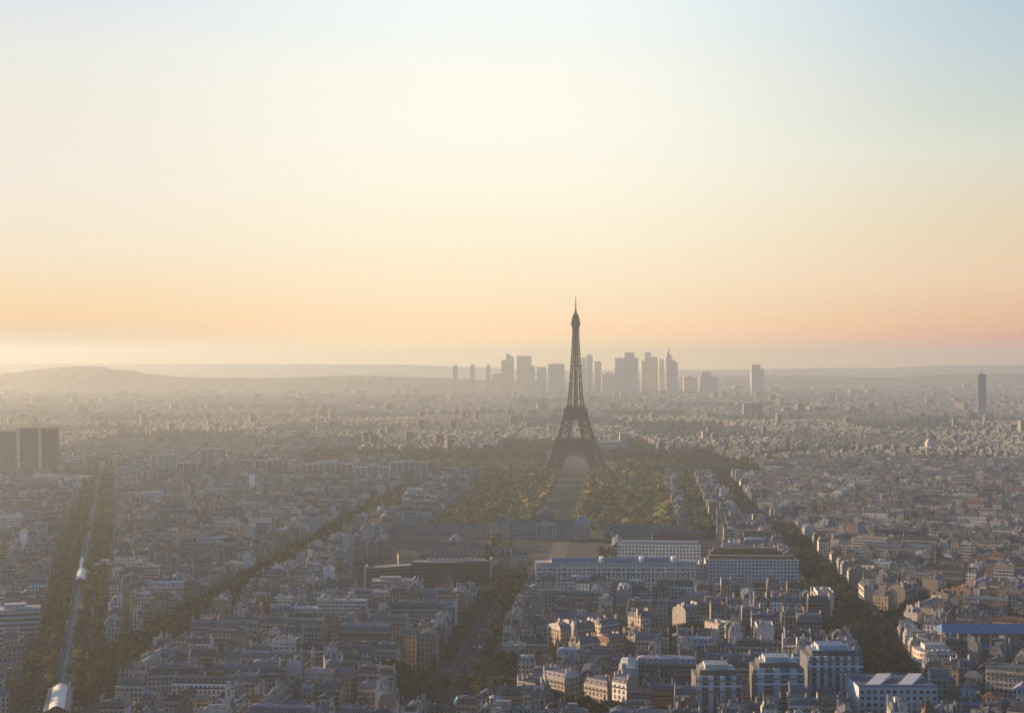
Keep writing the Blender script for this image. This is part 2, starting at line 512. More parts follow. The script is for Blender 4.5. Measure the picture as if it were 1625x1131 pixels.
def axis_rect(name, a0, a1, c0, c1, m, z):
    b = MB(); b.at(*axis_pt(0, 0), -AXA); b.poly([(c0, a0, z), (c1, a0, z), (c1, a1, z), (c0, a1, z)], m)
    return tag(b.build(name), kind='structure')
axis_rect('garden_ground', 60, 990, -150, 150, M_garden, 0.02)
axis_rect('park_ground', 45, 985, -40, 40, M_garden, 0.04)
for s_ in (-1, 1): axis_rect('park_path', 50, 980, s_ * 22 - 2.5, s_ * 22 + 2.5, M_gravel, 0.08)
for a_ in (62, 336, 526, 768, 905): axis_rect('cross_path', a_, a_ + 9, -38, 38, M_gravel, 0.11)
for a0, a1 in ((75, 330), (352, 520), (545, 760), (790, 900)):
    axis_rect('lawn', a0, a1, -18, 18, M_lawn, 0.09)
axis_rect('school_forecourt', -272, 42, -170, 170, M_city, 0.03)
axis_rect('court_path', -200, 0, 8, 26, M_gravel, 0.05)
b = MB(); b.at(4, 1600, -AXA); b.poly([(-24, -60, .08), (30, -60, .08), (30, 10, .08), (-24, 10, .08)], M_redground)
tag(b.build('parade_ground'), kind='structure')

# ------------------------------------------------------------------ the city's buildings
WALLS = [('cream', (0.43, 0.385, 0.31)), ('cream', (0.54, 0.495, 0.415)), ('pale stone', (0.38, 0.355, 0.31)), ('white', (0.70, 0.68, 0.63)),
         ('grey', (0.27, 0.265, 0.255)), ('tan', (0.34, 0.27, 0.195)), ('pale stone', (0.41, 0.38, 0.33)), ('cream', (0.40, 0.36, 0.29)), ('brick', (0.27, 0.13, 0.085))]
ROOFS = [('zinc', (0.115, 0.137, 0.16)), ('zinc', (0.155, 0.178, 0.20)), ('slate', (0.042, 0.047, 0.057)), ('zinc', (0.085, 0.103, 0.122)), ('slate', (0.056, 0.06, 0.07)),
         ('zinc', (0.36, 0.38, 0.385)), ('tile', (0.17, 0.085, 0.055)), ('slate', (0.033, 0.038, 0.046)), ('copper', (0.075, 0.15, 0.145)), ('zinc', (0.09, 0.118, 0.15))]
PLASTER = [(0.40, 0.375, 0.33), (0.22, 0.20, 0.175), (0.56, 0.54, 0.51), (0.23, 0.21, 0.18), (0.66, 0.64, 0.60), (0.24, 0.145, 0.105)]
SPECS = []
def seen(x, y, m=30):
    if y < 770: return False
    px = 812.5 + F * x / y
    k = m * F / y
    return -k < px < 1625 + k
def try_building(x, y, ang, W, D, kind='house', Hh=None, tol=0.06, keep=True):
    """(x, y): middle of the front at street level; the front faces local -y."""
    cx, cy_ = x - math.sin(ang) * D / 2, y + math.cos(ang) * D / 2
    if not seen(cx, cy_): return False
    if busy(x, y, ang, -W / 2 + .4, W / 2 - .4, .4, D - .4) > tol: return False
    mark(x, y, ang, -W / 2, W / 2, 0, D, 2)
    if Hh is None:
        Hh = {'house': rnd.choice((11.5, 14, 15.5, 17, 17.5, 18.5, 19.5, 20.5, 22.5)), 'block': rnd.choice((18, 24, 26, 29, 33)), 'court': rnd.choice((5, 7, 9, 10, 12, 14, 15))}[kind]
        Hh += rnd.uniform(-0.8, 0.8)
    wi = rnd.randrange(len(WALLS) - 1) if rnd.random() > .03 else len(WALLS) - 1
    if kind == 'block': wi = rnd.choice((0, 1, 3, 4, 6, 2, 5))
    ri = rnd.choice((0, 0, 1, 2, 2, 3, 3, 4, 5, 7, 9, 9, 6 if rnd.random() < .4 else 0, 8 if rnd.random() < .35 else 2))
    j = rnd.uniform(.85, 1.45)
    SPECS.append(dict(x=x, y=y, ang=ang, W=W, D=D, H=Hh, kind=kind, wall=WALLS[wi][0], wt=tuple(c * j for c in WALLS[wi][1]),
                      roof=ROOFS[ri][0], rt=tuple(c * rnd.uniform(.85, 1.15) for c in ROOFS[ri][1]), pt=rnd.choice((PLASTER[0], PLASTER[0], PLASTER[1], PLASTER[1], PLASTER[2], PLASTER[3], PLASTER[3], PLASTER[4], PLASTER[5])), seed=rnd.randrange(10 ** 6), cx=cx, cy=cy_))
    return True
def frontage(p, q, depth, pmod=0.06, tol=0.06, wmin=10, wmax=18, hb=None):
    """Row of houses from p to q, fronts on the line, facing its right-hand side when walking p to q ... the side of local -y."""
    L = math.hypot(q[0] - p[0], q[1] - p[1]); a = math.atan2(q[1] - p[1], q[0] - p[0]); t = 0.0
    if hb is None: hb = rnd.choice((16, 17.5, 18.5, 19.5, 20.5))
    while t < L - wmin * .7:
        w = min(rnd.uniform(wmin, wmax) if rnd.random() > .28 else rnd.uniform(22, 38), L - t)
        if L - t - w < wmin * .7: w = L - t
        if w > 40: w = wmax
        m = t + w / 2
        k = 'block' if rnd.random() < pmod else 'house'
        d = depth + rnd.uniform(-.4, 1.2)
        x, y = p[0] + math.cos(a) * m, p[1] + math.sin(a) * m
        hh = hb + rnd.uniform(-1.3, 1.3) if rnd.random() > .13 else rnd.uniform(9, 14)
        if k == 'block': hh = hb + rnd.choice((0, 3, 6, 9))
        if not try_building(x, y, a, w, d, k, Hh=hh, tol=tol):
            if w > 14: try_building(x, y, a, w * .6, d * .8, 'house', Hh=hh - 2, tol=tol)
        t += w
def avenue_rows(fx, y0, y1, hw, depth=11.5, sides=(-1, 1), step=105):
    y = y0
    while y < y1:
        e = min(y + step, y1)
        for s in sides:
            p, q = (fx(y) + s * (hw + .5), y), (fx(e) + s * (hw + .5), e)
            if s > 0: frontage(q, p, depth)     # facing -x
            else: frontage(p, q, depth)         # facing +x
        y = e + 11
avenue_rows(VIA, 790, 2500, 24); avenue_rows(SUF, 960, 1790, 19); avenue_rows(SUF, 1790, 2700, 19, sides=(-1,))
avenue_rows(CEN, 1000, 1330, 19); avenue_rows(BOS, 1160, 1780, 16); avenue_rows(BOS, 1890, 2900, 15); avenue_rows(BOU, 1870, 2620, 14)
for (p, q), hw in SEGS:
    a = math.atan2(q[1] - p[1], q[0] - p[0]); nx, ny = -math.sin(a), math.cos(a); o = hw + .6
    frontage((q[0] - nx * -o, q[1] - ny * -o)[:2] if False else (p[0] + nx * o, p[1] + ny * o), (q[0] + nx * o, q[1] + ny * o), 13)
    frontage((q[0] - nx * o, q[1] - ny * o), (p[0] - nx * o, p[1] - ny * o), 13)
for k in range(10):
    for c, r in ((PLAZA, 41), (SQUARE, 51)):
        a = 2 * PI * k / 10 + .2
        try_building(c[0] + r * math.cos(a), c[1] + r * math.sin(a), a + PI / 2, 15, 13, 'house')

def region_angle(x, y):
    if x < VIA(y): return -0.2557 + PI / 2 - PI / 2 + 0.0
    return 0
def zone(x, y):
    if x < VIA(y): return 'A'
    if x < SUF(y): return 'B'
    if x < CEN(y): return 'C'
    if x < BOS(y): return 'D'
    return 'E'
ANG = {'A': 0.256, 'B': 0.10, 'C': -0.076, 'D': -0.09, 'E': -0.42}
COURT_TREES = []
def do_block(cx, cy_, w, d, ang, z):
    c, s = math.cos(ang), math.sin(ang)
    W2 = lambda x, y: (cx + c * x - s * y, cy_ + s * x + c * y)
    if not seen(cx, cy_, 80): return
    dp = 10.5
    pm = 0.18 if (z in 'AB' and cy_ > 1300) else 0.06
    hb = rnd.choice((15, 16.5, 17.5, 18.5, 19.5, 21))
    frontage(W2(-w / 2, -d / 2), W2(w / 2, -d / 2), dp, pm, hb=hb)
    frontage(W2(w / 2, d / 2), W2(-w / 2, d / 2), dp, pm, hb=hb)
    frontage(W2(-w / 2, d / 2 - dp), W2(-w / 2, -d / 2 + dp), dp, pm, hb=hb)
    frontage(W2(w / 2, -d / 2 + dp), W2(w / 2, d / 2 - dp), dp, pm, hb=hb)
    # buildings inside the courts
    for k in range(int(w * d / 190)):
        x, y = W2(rnd.uniform(-w / 2 + 12, w / 2 - 12), rnd.uniform(-d / 2 + 12, d / 2 - 12))
        a = ang + rnd.choice((0, PI / 2, PI, -PI / 2))
        kind = 'court' if rnd.random() < .8 else ('house' if rnd.random() < .9 else 'block')
        if not try_building(x, y, a, rnd.uniform(7, 14), rnd.uniform(6.5, 10.5), kind, tol=.02) and rnd.random() < .25:
            if busy(x, y, 0, -2.5, 2.5, -2.5, 2.5) < .05:
                COURT_TREES.append((x, y)); mark(x, y, 0, -2, 2, -2, 2, 3)
for z, ang in ANG.items():
    c, s = math.cos(ang), math.sin(ang)
    R = 1900
    v = -R
    while v < R:
        d = rnd.uniform(58, 84)
        u = -R + rnd.uniform(0, 40)
        while u < R:
            w = rnd.uniform(64, 120)
            ox, oy = (0, 1900)
            x, y = ox + c * (u + w / 2) - s * (v + d / 2), oy + s * (u + w / 2) + c * (v + d / 2)
            if 770 < y < 2950 and zone(x, y) == z: do_block(x, y, w, d, ang, z)
            u += w + rnd.uniform(9, 12)
        v += d + rnd.uniform(9, 12)
# fill what is left between blocks of different headings
for k in range(14000):
    y = 780 + (rnd.random() ** 1.3) * 1500
    x = rnd.uniform(-.36, .36) * y
    z = zone(x, y)
    a = ANG[z] + rnd.choice((0, PI / 2, PI, -PI / 2))
    try_building(x, y, a, rnd.uniform(8, 15), rnd.uniform(7, 11), 'house' if rnd.random() < .3 else 'court', tol=.0)

# ------------------------------------------------------------------ building the houses
def win_mesh(name, w, h, pane, bars=1):
    b = MB(); f = .13; y = -.10
    for x0, x1, z0, z1 in ((-w / 2 - f, w / 2 + f, -f, 0), (-w / 2 - f, w / 2 + f, h, h + f), (-w / 2 - f, -w / 2, 0, h), (w / 2, w / 2 + f, 0, h)):
        b.box(x0, x1, y, 0, z0, z1, M_frame, bottom=True)
    b.wall((-w / 2, -.03), (w / 2, -.03), 0, h, pane)
    for k in range(bars):
        x = -w / 2 + w * (k + 1) / (bars + 1); b.wall((x - .05, -.05), (x + .05, -.05), 0, h, M_frame)
    return b.mesh(name)
M_curtain = plain('curtained_glass', (0.17, 0.165, 0.15), 0.4)
WIN = [win_mesh('window', 1.2, 2.05, M_glass), win_mesh('window_curtained', 1.2, 2.05, M_curtain), win_mesh('window_small', 1.15, 1.6, M_glass)]
WIDEWIN = [win_mesh('window_wide', 2.4, 1.5, M_glass, 2), win_mesh('window_wide_curtained', 2.4, 1.5, M_curtain, 2)]
def dormer_mesh(rt):
    b = MB(); w = 1.1; h = 1.7
    b.box(-w / 2 - .15, w / 2 + .15, 0, 1.4, 0, h, M_frame, top=M_roof, ttint=rt)
    b.wall((-w / 2 + .08, -.02), (w / 2 - .08, -.02), .2, h - .15, M_glass)
    b.poly([(-w / 2 - .25, -.15, h), (w / 2 + .25, -.15, h), (w / 2 + .25, 1.6, h + .35), (-w / 2 - .25, 1.6, h + .35)], M_roof, rt)
    return b.mesh('dormer')
DORM = [dormer_mesh((.22, .24, .26)), dormer_mesh((.10, .105, .115))]
def chimney_mesh(L, h, pt, pots):
    b = MB(); b.box(-.35, .35, -L / 2, L / 2, 0, h, M_stone, pt)
    b.box(-.43, .43, -L / 2 - .08, L / 2 + .08, h, h + .18, M_stone, tuple(c * .8 for c in pt))
    for k in range(pots):
        y = -L / 2 + .35 + (L - .7) * k / max(1, pots - 1); b.box(-.14, .14, y - .14, y + .14, h + .18, h + .85, M_pot)
    return b.mesh('chimney')
CHIM = [chimney_mesh(L, 5.6, pt, n) for L, n in ((2.6, 5), (4.2, 8), (1.4, 3)) for pt in PLASTER]
AC = None
def roof_box_mesh():
    b = MB(); b.box(-1.7, 1.7, -1.4, 1.4, 0, 2.6, M_stone, (.5, .49, .46), top=M_flat, ttint=(.3, .3, .3)); b.box(-.5, .5, 1.4, 2.4, 0, 1.4, M_steel)
    return b.mesh('lift_housing')
LIFTBOX = roof_box_mesh()
b = MB(); b.box(-.5, .5, -.6, .6, -.3, .26, M_frame); b.box(-.4, .4, -.5, .5, .26, .33, M_glass); SKYL = b.mesh('skylight')

def roof_dims(s):
    r = random.Random(s['seed'])
    return r.uniform(2.6, 3.6), r.uniform(.9, 1.8), r
def house_walls(b, s, front):
    W, D, Hh = s['W'], s['D'], s['H']
    x0, x1 = -W / 2, W / 2
    b.wall((x0, 0), (x1, 0), 0, Hh, front, s['wt'], .3); b.wall((x1, D), (x0, D), 0, Hh, front, s['wt'], .3)
    b.wall((x1, 0), (x1, D), 0, Hh, *((M_facade, s['wt']) if s['seed'] % 3 == 0 else (M_stone, s['pt'])), .8)
    b.wall((x0, D), (x0, 0), 0, Hh, *((M_facade, s['wt']) if s['seed'] % 4 == 0 else (M_stone, s['pt'])), .8)
def hipped(s): return s['seed'] % 5 < 3
def house_gables(b, s):
    if hipped(s): return
    W, D, Hh = s['W'], s['D'], s['H']; h1, h2, r = roof_dims(s); i = 1.3
    for x, sg in ((W / 2, 1), (-W / 2, -1)):
        P = [(x, 0, Hh), (x, D, Hh), (x, D - i, Hh + h1), (x, D / 2, Hh + h1 + h2), (x, i, Hh + h1)]
        b.poly(P if sg > 0 else P[::-1], M_stone, s['pt'])
def house_roof(b, s, slope):
    W, D, Hh = s['W'], s['D'], s['H']; h1, h2, r = roof_dims(s); i = 1.3; x0, x1 = -W / 2, W / 2
    ix = i if hipped(s) else 0.0; k = min(W * .3, (D / 2 - i)) if hipped(s) else 0.0
    uv = [(0, 0), (W, 0), (W, h1), (0, h1)]
    b.poly([(x0, 0, Hh), (x1, 0, Hh), (x1 - ix, i, Hh + h1), (x0 + ix, i, Hh + h1)], slope, s['rt'], uv)
    b.poly([(x1, D, Hh), (x0, D, Hh), (x0 + ix, D - i, Hh + h1), (x1 - ix, D - i, Hh + h1)], slope, s['rt'], uv)
    t2 = tuple(c * 1.12 for c in s['rt'])
    A = [(x0 + ix, i, Hh + h1), (x1 - ix, i, Hh + h1), (x1 - ix, D - i, Hh + h1), (x0 + ix, D - i, Hh + h1)]
    P, Q = (x0 + ix + k, D / 2, Hh + h1 + h2), (x1 - ix - k, D / 2, Hh + h1 + h2)
    b.poly([A[0], A[1], Q, P], M_roof, t2); b.poly([A[2], A[3], P, Q], M_roof, t2)
    if hipped(s):
        uv = [(0, 0), (D, 0), (D, h1), (0, h1)]
        b.poly([(x1, 0, Hh), (x1, D, Hh), A[2], A[1]], slope, s['rt'], uv); b.poly([(x0, D, Hh), (x0, 0, Hh), A[0], A[3]], slope, s['rt'], uv)
        b.poly([A[1], A[2], Q], M_roof, t2); b.poly([A[3], A[0], P], M_roof, t2)
def chimneys(s):
    """[(x, y, prototype index, rise)]: chimney walls on both party walls and sometimes along the ridge."""
    r = random.Random(s['seed'] + 1); W, D = s['W'], s['D']; out = []
    ip = r.choice((0, 1, 2, 2, 2, 3, 4, 4, 4, 5))
    for sg in (-1, 1):
        for k in range(r.choice((1, 2, 2, 3))):
            t = r.randrange(3); L = (2.6, 4.2, 1.4)[t]
            y = (.2 + .3 * k + r.uniform(0, .12)) * D
            if L > D * .32: t, L = 2, 1.4
            out.append((sg * (W / 2 - .36), y, t * len(PLASTER) + ip, r.uniform(-1.0, .9)))
    if W > 12: out.append((r.uniform(-.15, .15) * W, D * r.uniform(.4, .6), 2 * len(PLASTER) + r.choice((2, 4)), r.uniform(-.9, .3)))
    return out
def roof_lights(s):
    """Skylights on the upper slopes: [(x, y, z)]"""
    h1, h2, _ = roof_dims(s); r = random.Random(s['seed'] + 9); D = s['D']; out = []
    for k in range(r.choice((0, 1, 2, 3))):
        x = r.uniform(-.38, .38) * s['W']; t = r.uniform(.15, .8); out.append((x, 1.3 + (D / 2 - 1.3) * t, s['H'] + h1 + h2 * t))
    return out
def court_shape(b, s, front):
    W, D, Hh = s['W'], s['D'], s['H']; x0, x1 = -W / 2, W / 2; r = 1.2 + D * .16
    b.wall((x0, 0), (x1, 0), 0, Hh, front, s['wt'], .3); b.wall((x1, 0), (x1, D), 0, Hh, front, s['wt'], .3)
    b.wall((x1, D), (x0, D), 0, Hh, front, s['wt'], .3); b.wall((x0, D), (x0, 0), 0, Hh, front, s['wt'], .3)
def court_roof(b, s):
    W, D, Hh = s['W'], s['D'], s['H']; e = .35; x0, x1 = -W / 2 - e, W / 2 + e; r = 1.0 + D * .2; k = min(D / 2, W * .4) * (s['seed'] % 2)
    A = (x0, -e, Hh); B = (x1, -e, Hh); C_ = (x1, D + e, Hh); D_ = (x0, D + e, Hh); P = (x0 + k, D / 2, Hh + r); Q = (x1 - k, D / 2, Hh + r)
    b.poly([A, B, Q, P], M_roof, s['rt']); b.poly([C_, D_, P, Q], M_roof, s['rt']); b.poly([B, C_, Q], M_roof, s['rt']); b.poly([D_, A, P], M_roof, s['rt'])
def block_walls(b, s, front, side=None):
    W, D, Hh = s['W'], s['D'], s['H']; x0, x1 = -W / 2, W / 2
    b.wall((x0, 0), (x1, 0), 0, Hh, front, s['wt'], .2); b.wall((x1, D), (x0, D), 0, Hh, front, s['wt'], .2)
    b.wall((x1, 0), (x1, D), 0, Hh, M_stone, s['wt']); b.wall((x0, D), (x0, 0), 0, Hh, M_stone, s['wt'])
def block_roof(b, s):
    W, D, Hh = s['W'], s['D'], s['H']; x0, x1 = -W / 2, W / 2; p = .35
    gt = (.24, .235, .225) if s['seed'] % 3 else (.40, .41, .40)
    b.poly([(x0 + p, p, Hh - .6), (x1 - p, p, Hh - .6), (x1 - p, D - p, Hh - .6), (x0 + p, D - p, Hh - .6)], M_flat, gt)
    for a in ((x0, x1, -.003, p), (x0, x1, D - p, D + .003), (x0, x0 + p, p, D - p), (x1 - p, x1, p, D - p)):
        b.box(*a, Hh - .9, Hh + .25, M_stone, s['wt'])
def block_tops(s):
    r = random.Random(s['seed'] + 2)
    return [(r.uniform(-.3, .3) * s['W'], r.uniform(.35, .65) * s['D'], r.choice((0, PI / 2))) for _ in range(r.choice((1, 2, 2, 3)))]

def add_merged(b, s):
    b.at(s['x'], s['y'], s['ang'])
    if s['kind'] == 'house':
        house_walls(b, s, M_facade); house_gables(b, s); house_roof(b, s, M_mansard)
        for x, y, p, dz in chimneys(s):
            L = (2.6, 4.2, 1.4)[p // len(PLASTER)]; z0 = s['H']; z1 = z0 + 5.6 + dz
            b.box(x - .35, x + .35, y - L / 2, y + L / 2, z0, z1, M_stone, s['pt'])
            b.box(x - .15, x + .15, y - L / 2 + .2, y + L / 2 - .2, z1, z1 + .6, M_pot)
        for x, y, z in roof_lights(s): b.box(x - .5, x + .5, y - .6, y + .6, z - .3, z + .32, M_frame)
        if s['seed'] % 5 == 0: b.box(-s['W'] * .2, s['W'] * .1, s['D'] * .4, s['D'] * .7, s['H'] + 2, s['H'] + 6.2, M_stone, s['pt'], top=M_flat, ttint=(.3, .3, .3))
    elif s['kind'] == 'court':
        court_shape(b, s, M_facade); court_roof(b, s)
        b.box(s['W'] * .3 - .35, s['W'] * .3 + .35, s['D'] * .5 - .8, s['D'] * .5 + .8, s['H'], s['H'] + 3.4, M_stone, PLASTER[s['seed'] % 6])
    else:
        block_walls(b, s, M_band); block_roof(b, s)
        for x, y, a in block_tops(s): b.box(x - 1.7, x + 1.7, y - 1.4, y + 1.4, s['H'] - .6, s['H'] + 2.2, M_stone, (.5, .49, .46))

def score(s):
    return (s['W'] * s['H'] * .9 + s['W'] * s['D'] * 208 / s['y']) / s['y'] ** 2 if s['y'] > 800 else 0
SPECS.sort(key=score, reverse=True)
inframe = lambda s: seen(s['cx'], s['cy'], 2) and (H - (s['H'] + 4)) * F / s['cy'] + 570 < 1128
front_list = [s for s in SPECS if inframe(s)][:298]
fid = {id(s) for s in front_list}
rest = [s for s in SPECS if id(s) not in fid]
NEAR = 205            # these also get each window, dormer and balcony as a part
ORD = ['first', 'second', 'third', 'fourth', 'fifth', 'sixth', 'seventh', 'eighth', 'ninth', 'tenth', 'eleventh', 'twelfth', 'thirteenth', 'fourteenth', 'fifteenth', 'sixteenth', 'seventeenth', 'eighteenth', 'nineteenth', 'twentieth']
KINDW = {'house': 'apartment house', 'block': 'apartment block', 'court': 'courtyard house'}
byz = {}
for s in front_list: byz.setdefault(zone(s['cx'], s['cy']), []).append(s)
PH = {'A': '{o} outward from the viaduct in the {r} row on its left', 'B': '{o} from the viaduct in the {r} row towards the planted boulevard',
      'C': '{o} from the planted boulevard in the {r} row towards the avenue', 'D': '{o} from the central avenue in the {r} row towards the roundabout',
      'E': '{o} away from the roundabout in the {r} row on its right'}
for z, L in byz.items():
    L.sort(key=lambda s: s['cy'])
    n = max(1, math.ceil(len(L) / 7)); n = min(n, 20); k = math.ceil(len(L) / n)
    for r in range(0, len(L), k):
        row = sorted(L[r:r + k], key=lambda s: s['cx'] / s['cy'], reverse=(z == 'A'))
        for i, s in enumerate(row):
            roofw = 'flat-roofed' if s['kind'] == 'block' else s['roof'] + '-roofed'
            s['label'] = f"{roofw} {s['wall'].replace('pale stone', 'stone')} {KINDW[s['kind']]}, " + PH[z].format(o=ORD[i], r=ORD[r // k])
ZN = {'A': 'left of the viaduct', 'B': 'right of the viaduct', 'C': 'left of the central avenue', 'D': 'right of the central avenue', 'E': 'around the roundabout'}

def faces_eye(s, side):
    a = s['ang']; n = (math.sin(a) * side, -math.cos(a) * side)
    x, y = (s['x'], s['y']) if side > 0 else (s['x'] - math.sin(a) * s['D'], s['y'] + math.cos(a) * s['D'])
    return (-x * n[0] - y * n[1]) > -0.12 * math.hypot(x, y)
NAMEK = {'house': 'apartment_house', 'block': 'apartment_block', 'court': 'courtyard_house'}
def build_individual(s, near):
    root = empty(NAMEK[s['kind']], (s['x'], s['y'], 0), s['ang'])
    tag(root, s['label'], KINDW[s['kind']], 'town houses ' + ZN[zone(s['cx'], s['cy'])])
    W, D, Hh = s['W'], s['D'], s['H']; r = random.Random(s['seed'] + 5)
    wb, rb = MB(), MB()
    det = near
    if s['kind'] == 'house':
        h1, h2, _ = roof_dims(s)
        house_walls(wb, s, M_stone if det else M_facade); house_gables(wb, s)
        if det:
            for y0, y1 in ((-.38, -.003), (D + .003, D + .38)): wb.box(-W / 2, W / 2, y0, y1, Hh - .45, Hh + .02, M_stone, tuple(c * 1.08 for c in s['wt']), bottom=True)
        house_roof(rb, s, M_roof if det else M_mansard)
        for x, y, p, dz in chimneys(s): place('chimney', CHIM[p], root, (x, y, Hh + dz))
        for q_ in roof_lights(s): place('skylight', SKYL, root, q_)
    elif s['kind'] == 'court':
        court_shape(wb, s, M_stone if det else M_facade); court_roof(rb, s)
        place('chimney', CHIM[12 + s['seed'] % 6], root, (W * .3, D * .5, Hh - 2.6))
    else:
        block_walls(wb, s, M_stone if det else M_band); block_roof(rb, s)
        for x, y, a in block_tops(s): place('lift_housing', LIFTBOX, root, (x, y, Hh - .6), a)
    wb.build('wall', root); rb.build('roof', root)
    if not det: return root
    sides = [sd_ for sd_ in (1, -1) if faces_eye(s, sd_)]
    budget = 96
    for sd_ in sides:
        rz = 0 if sd_ > 0 else PI; y = 0 if sd_ > 0 else D
        if s['kind'] == 'block':
            nf = int((Hh - 4.2) / 2.9); nw = int((W - .8) / 3.1)
            for f in reversed(range(nf)):
                z = 4.2 + f * 2.9
                if f % 1 == 0:
                    bb = MB(); bb.box(-W / 2 + .2, W / 2 - .2, -1.0, -.003, 0, .16, M_concrete, bottom=True); bb.box(-W / 2 + .2, W / 2 - .2, -1.03, -1.0, .16, 1.05, M_white if s['seed'] % 2 else M_steel, bottom=True)
                    place('balcony', bb.mesh('balcony'), root, (0, y, z - .35), rz)
                for k in range(nw):
                    if budget <= 0: break
                    x = (k - (nw - 1) / 2) * (W - .8) / nw
                    place('window', WIDEWIN[r.random() < .25], root, (x, y, z + .1), rz); budget -= 1
        else:
            fh = 3.15; nf = max(1, int((Hh - 4.4) / fh)) if s['kind'] == 'house' else max(1, int((Hh - 1.5) / fh)); zb = Hh - nf * fh + .35
            nw = max(1, int((W - 1.0) / 2.45))
            for f in reversed(range(nf)):
                z = zb + f * fh
                for k in range(nw):
                    if budget <= 0: break
                    x = (k - (nw - 1) / 2) * (W - 1.0) / nw
                    place('window', WIN[2 if f == nf - 1 else int(r.random() < .22)], root, (x, y, z), rz); budget -= 1
                if s['kind'] == 'house' and f in (1, nf - 1):
                    bb = MB(); bb.box(-W / 2 + .3, W / 2 - .3, -.75, -.003, 0, .14, M_stone, s['wt'], bottom=True); bb.box(-W / 2 + .3, W / 2 - .3, -.76, -.72, .14, .95, M_iron)
                    place('balcony', bb.mesh('balcony'), root, (0, y, z - .2), rz)
            if s['kind'] == 'house':
                nd = max(1, int(W / 3.2))
                for k in range(nd):
                    x = (k - (nd - 1) / 2) * W / nd
                    place('dormer', DORM[0 if sum(s['rt']) > .45 else 1], root, (x, y + (.42 if sd_ > 0 else -.42), Hh + .35), rz)
    return root
front_list.sort(key=score, reverse=True)
for i, s in enumerate(front_list): build_individual(s, i < NEAR)
b = MB()
for s in rest: add_merged(b, s)
tag(b.build('city_roofscape'), 'grey and cream town buildings packed between the avenues towards the tower', 'city', kind='stuff')
print('buildings', len(SPECS), 'individual', len(front_list), 'max y', max(s['y'] for s in front_list))

# ------------------------------------------------------------------ singular buildings of the middle distance
def window_rows(root, x0, x1, y, z0, nf, fh, n, meshes, rz=0.0, prob=.2, budget=96):
    """Windows as parts along a facade of constant y (front) between x0 and x1."""
    r = random.Random(int(abs(x0 * 7 + y * 3)) + nf)
    for f in range(nf):
        for k in range(n):
            if budget <= 0: return
            place('window', meshes[int(r.random() < prob)], root, (x0 + (k + .5) * (x1 - x0) / n, y, z0 + f * fh), rz); budget -= 1
BIGWIN = [win_mesh('window_square', 2.0, 2.0, M_glass, 1), win_mesh('window_square_curtained', 2.0, 2.0, M_curtain, 1)]
cream = (.52, .48, .40); grey = (.3, .295, .285)

# council headquarters: a long slab with two bent wings in plan (three-pointed)
def slab_curve(b, pts, depth, z0, z1, m_front, m_end, tint, roof=M_flat, rt=(.27, .27, .26)):
    """Curved slab: front line PTS (left to right), extruded DEPTH behind."""
    nrm = []
    for i in range(len(pts)):
        a = pts[max(0, i - 1)]; c = pts[min(len(pts) - 1, i + 1)]
        L = math.hypot(c[0] - a[0], c[1] - a[1]); nrm.append((-(c[1] - a[1]) / L, (c[0] - a[0]) / L))
    back = [(p[0] + n[0] * depth, p[1] + n[1] * depth) for p, n in zip(pts, nrm)]
    u = 0
    for i in range(len(pts) - 1):
        b.wall(pts[i], pts[i + 1], z0, z1, m_front, tint, u); b.wall(back[i + 1], back[i], z0, z1, m_front, tint, u)
        u += math.hypot(pts[i + 1][0] - pts[i][0], pts[i + 1][1] - pts[i][1])
        if roof: b.poly([(*pts[i], z1), (*pts[i + 1], z1), (*back[i + 1], z1), (*back[i], z1)], roof, rt)
    b.wall(pts[-1], back[-1], z0, z1, m_end, tint); b.wall(back[0], pts[0], z0, z1, m_end, tint)
    return back
M_strip = windowed('dark_strip_facade', 60.0, 3.6, 0.0, 1.0, 0.30, 0.92, glass=(0.025, 0.03, 0.038), lightp=0.0)
hq = empty('council_headquarters', (-60, 1336, 0), 0.0)
tag(hq, 'long curved dark glass office slab with pale end walls beside the central avenue trees', 'office building')
b = MB(); P1 = [(-30 + 70 * t, 1 + 26 * (t - .35) ** 2) for t in np.linspace(0, 1, 9)]
slab_curve(b, P1, 14, 3.5, 27, M_strip, M_stone, (.065, .068, .075)); b.build('main_wing', hq)
b = MB(); b.box(40.3, 41.7, 10, 28, 0, 28.5, M_stone, (.62, .60, .55)); b.build('end_wall', hq)
b = MB(); P2 = [(-68 + 40 * t, -14 + 20 * t ** 1.4) for t in np.linspace(0, 1, 6)]
slab_curve(b, P2, 13, 3.5, 24, M_strip, M_stone, (.10, .10, .10), rt=(.34, .335, .32)); b.build('side_wing', hq)
b = MB(); b.box(-69.6, -68.3, -15.5, 2, 0, 25.5, M_stone, (.46, .45, .42)); b.build('end_wall', hq)
b = MB()
for x in np.arange(-16, 34, 4.2): b.box(x, x + 2.6, 9, 12, 27.0, 29.2, M_stone, (.55, .53, .48))
b.build('roof_plant_row', hq)
b = MB()
for x in np.arange(-28, 38, 7): b.box(x, x + .9, 5.5, 7.2, 0, 3.5, M_concrete)
b.build('pilotis_row', hq)

low = empty('striped_office', (-102, 1290, 0), 0.03)
tag(low, 'low white office with grey strip windows in front of the curved dark slab', 'office building')
b = MB(); b.box(-19, 17, 0, 20, 0, 17, M_strip, (.50, .50, .47), top=M_flat, ttint=(.3, .3, .29)); b.build('wall', low)
b = MB(); b.box(17.003, 18.2, -.8, 21, 0, 18.5, M_white); b.build('end_wall', low)
b = MB(); b.box(-12, 6, 6, 14, 17, 19.8, M_stone, (.4, .4, .38)); b.build('roof_storey', low)
for f in range(5):
    b = MB(); b.box(-19.2, 17, -.7, -.003, 3.1 + 3.4 * f, 3.5 + 3.4 * f, M_white, bottom=True); b.build('sunshade', low)

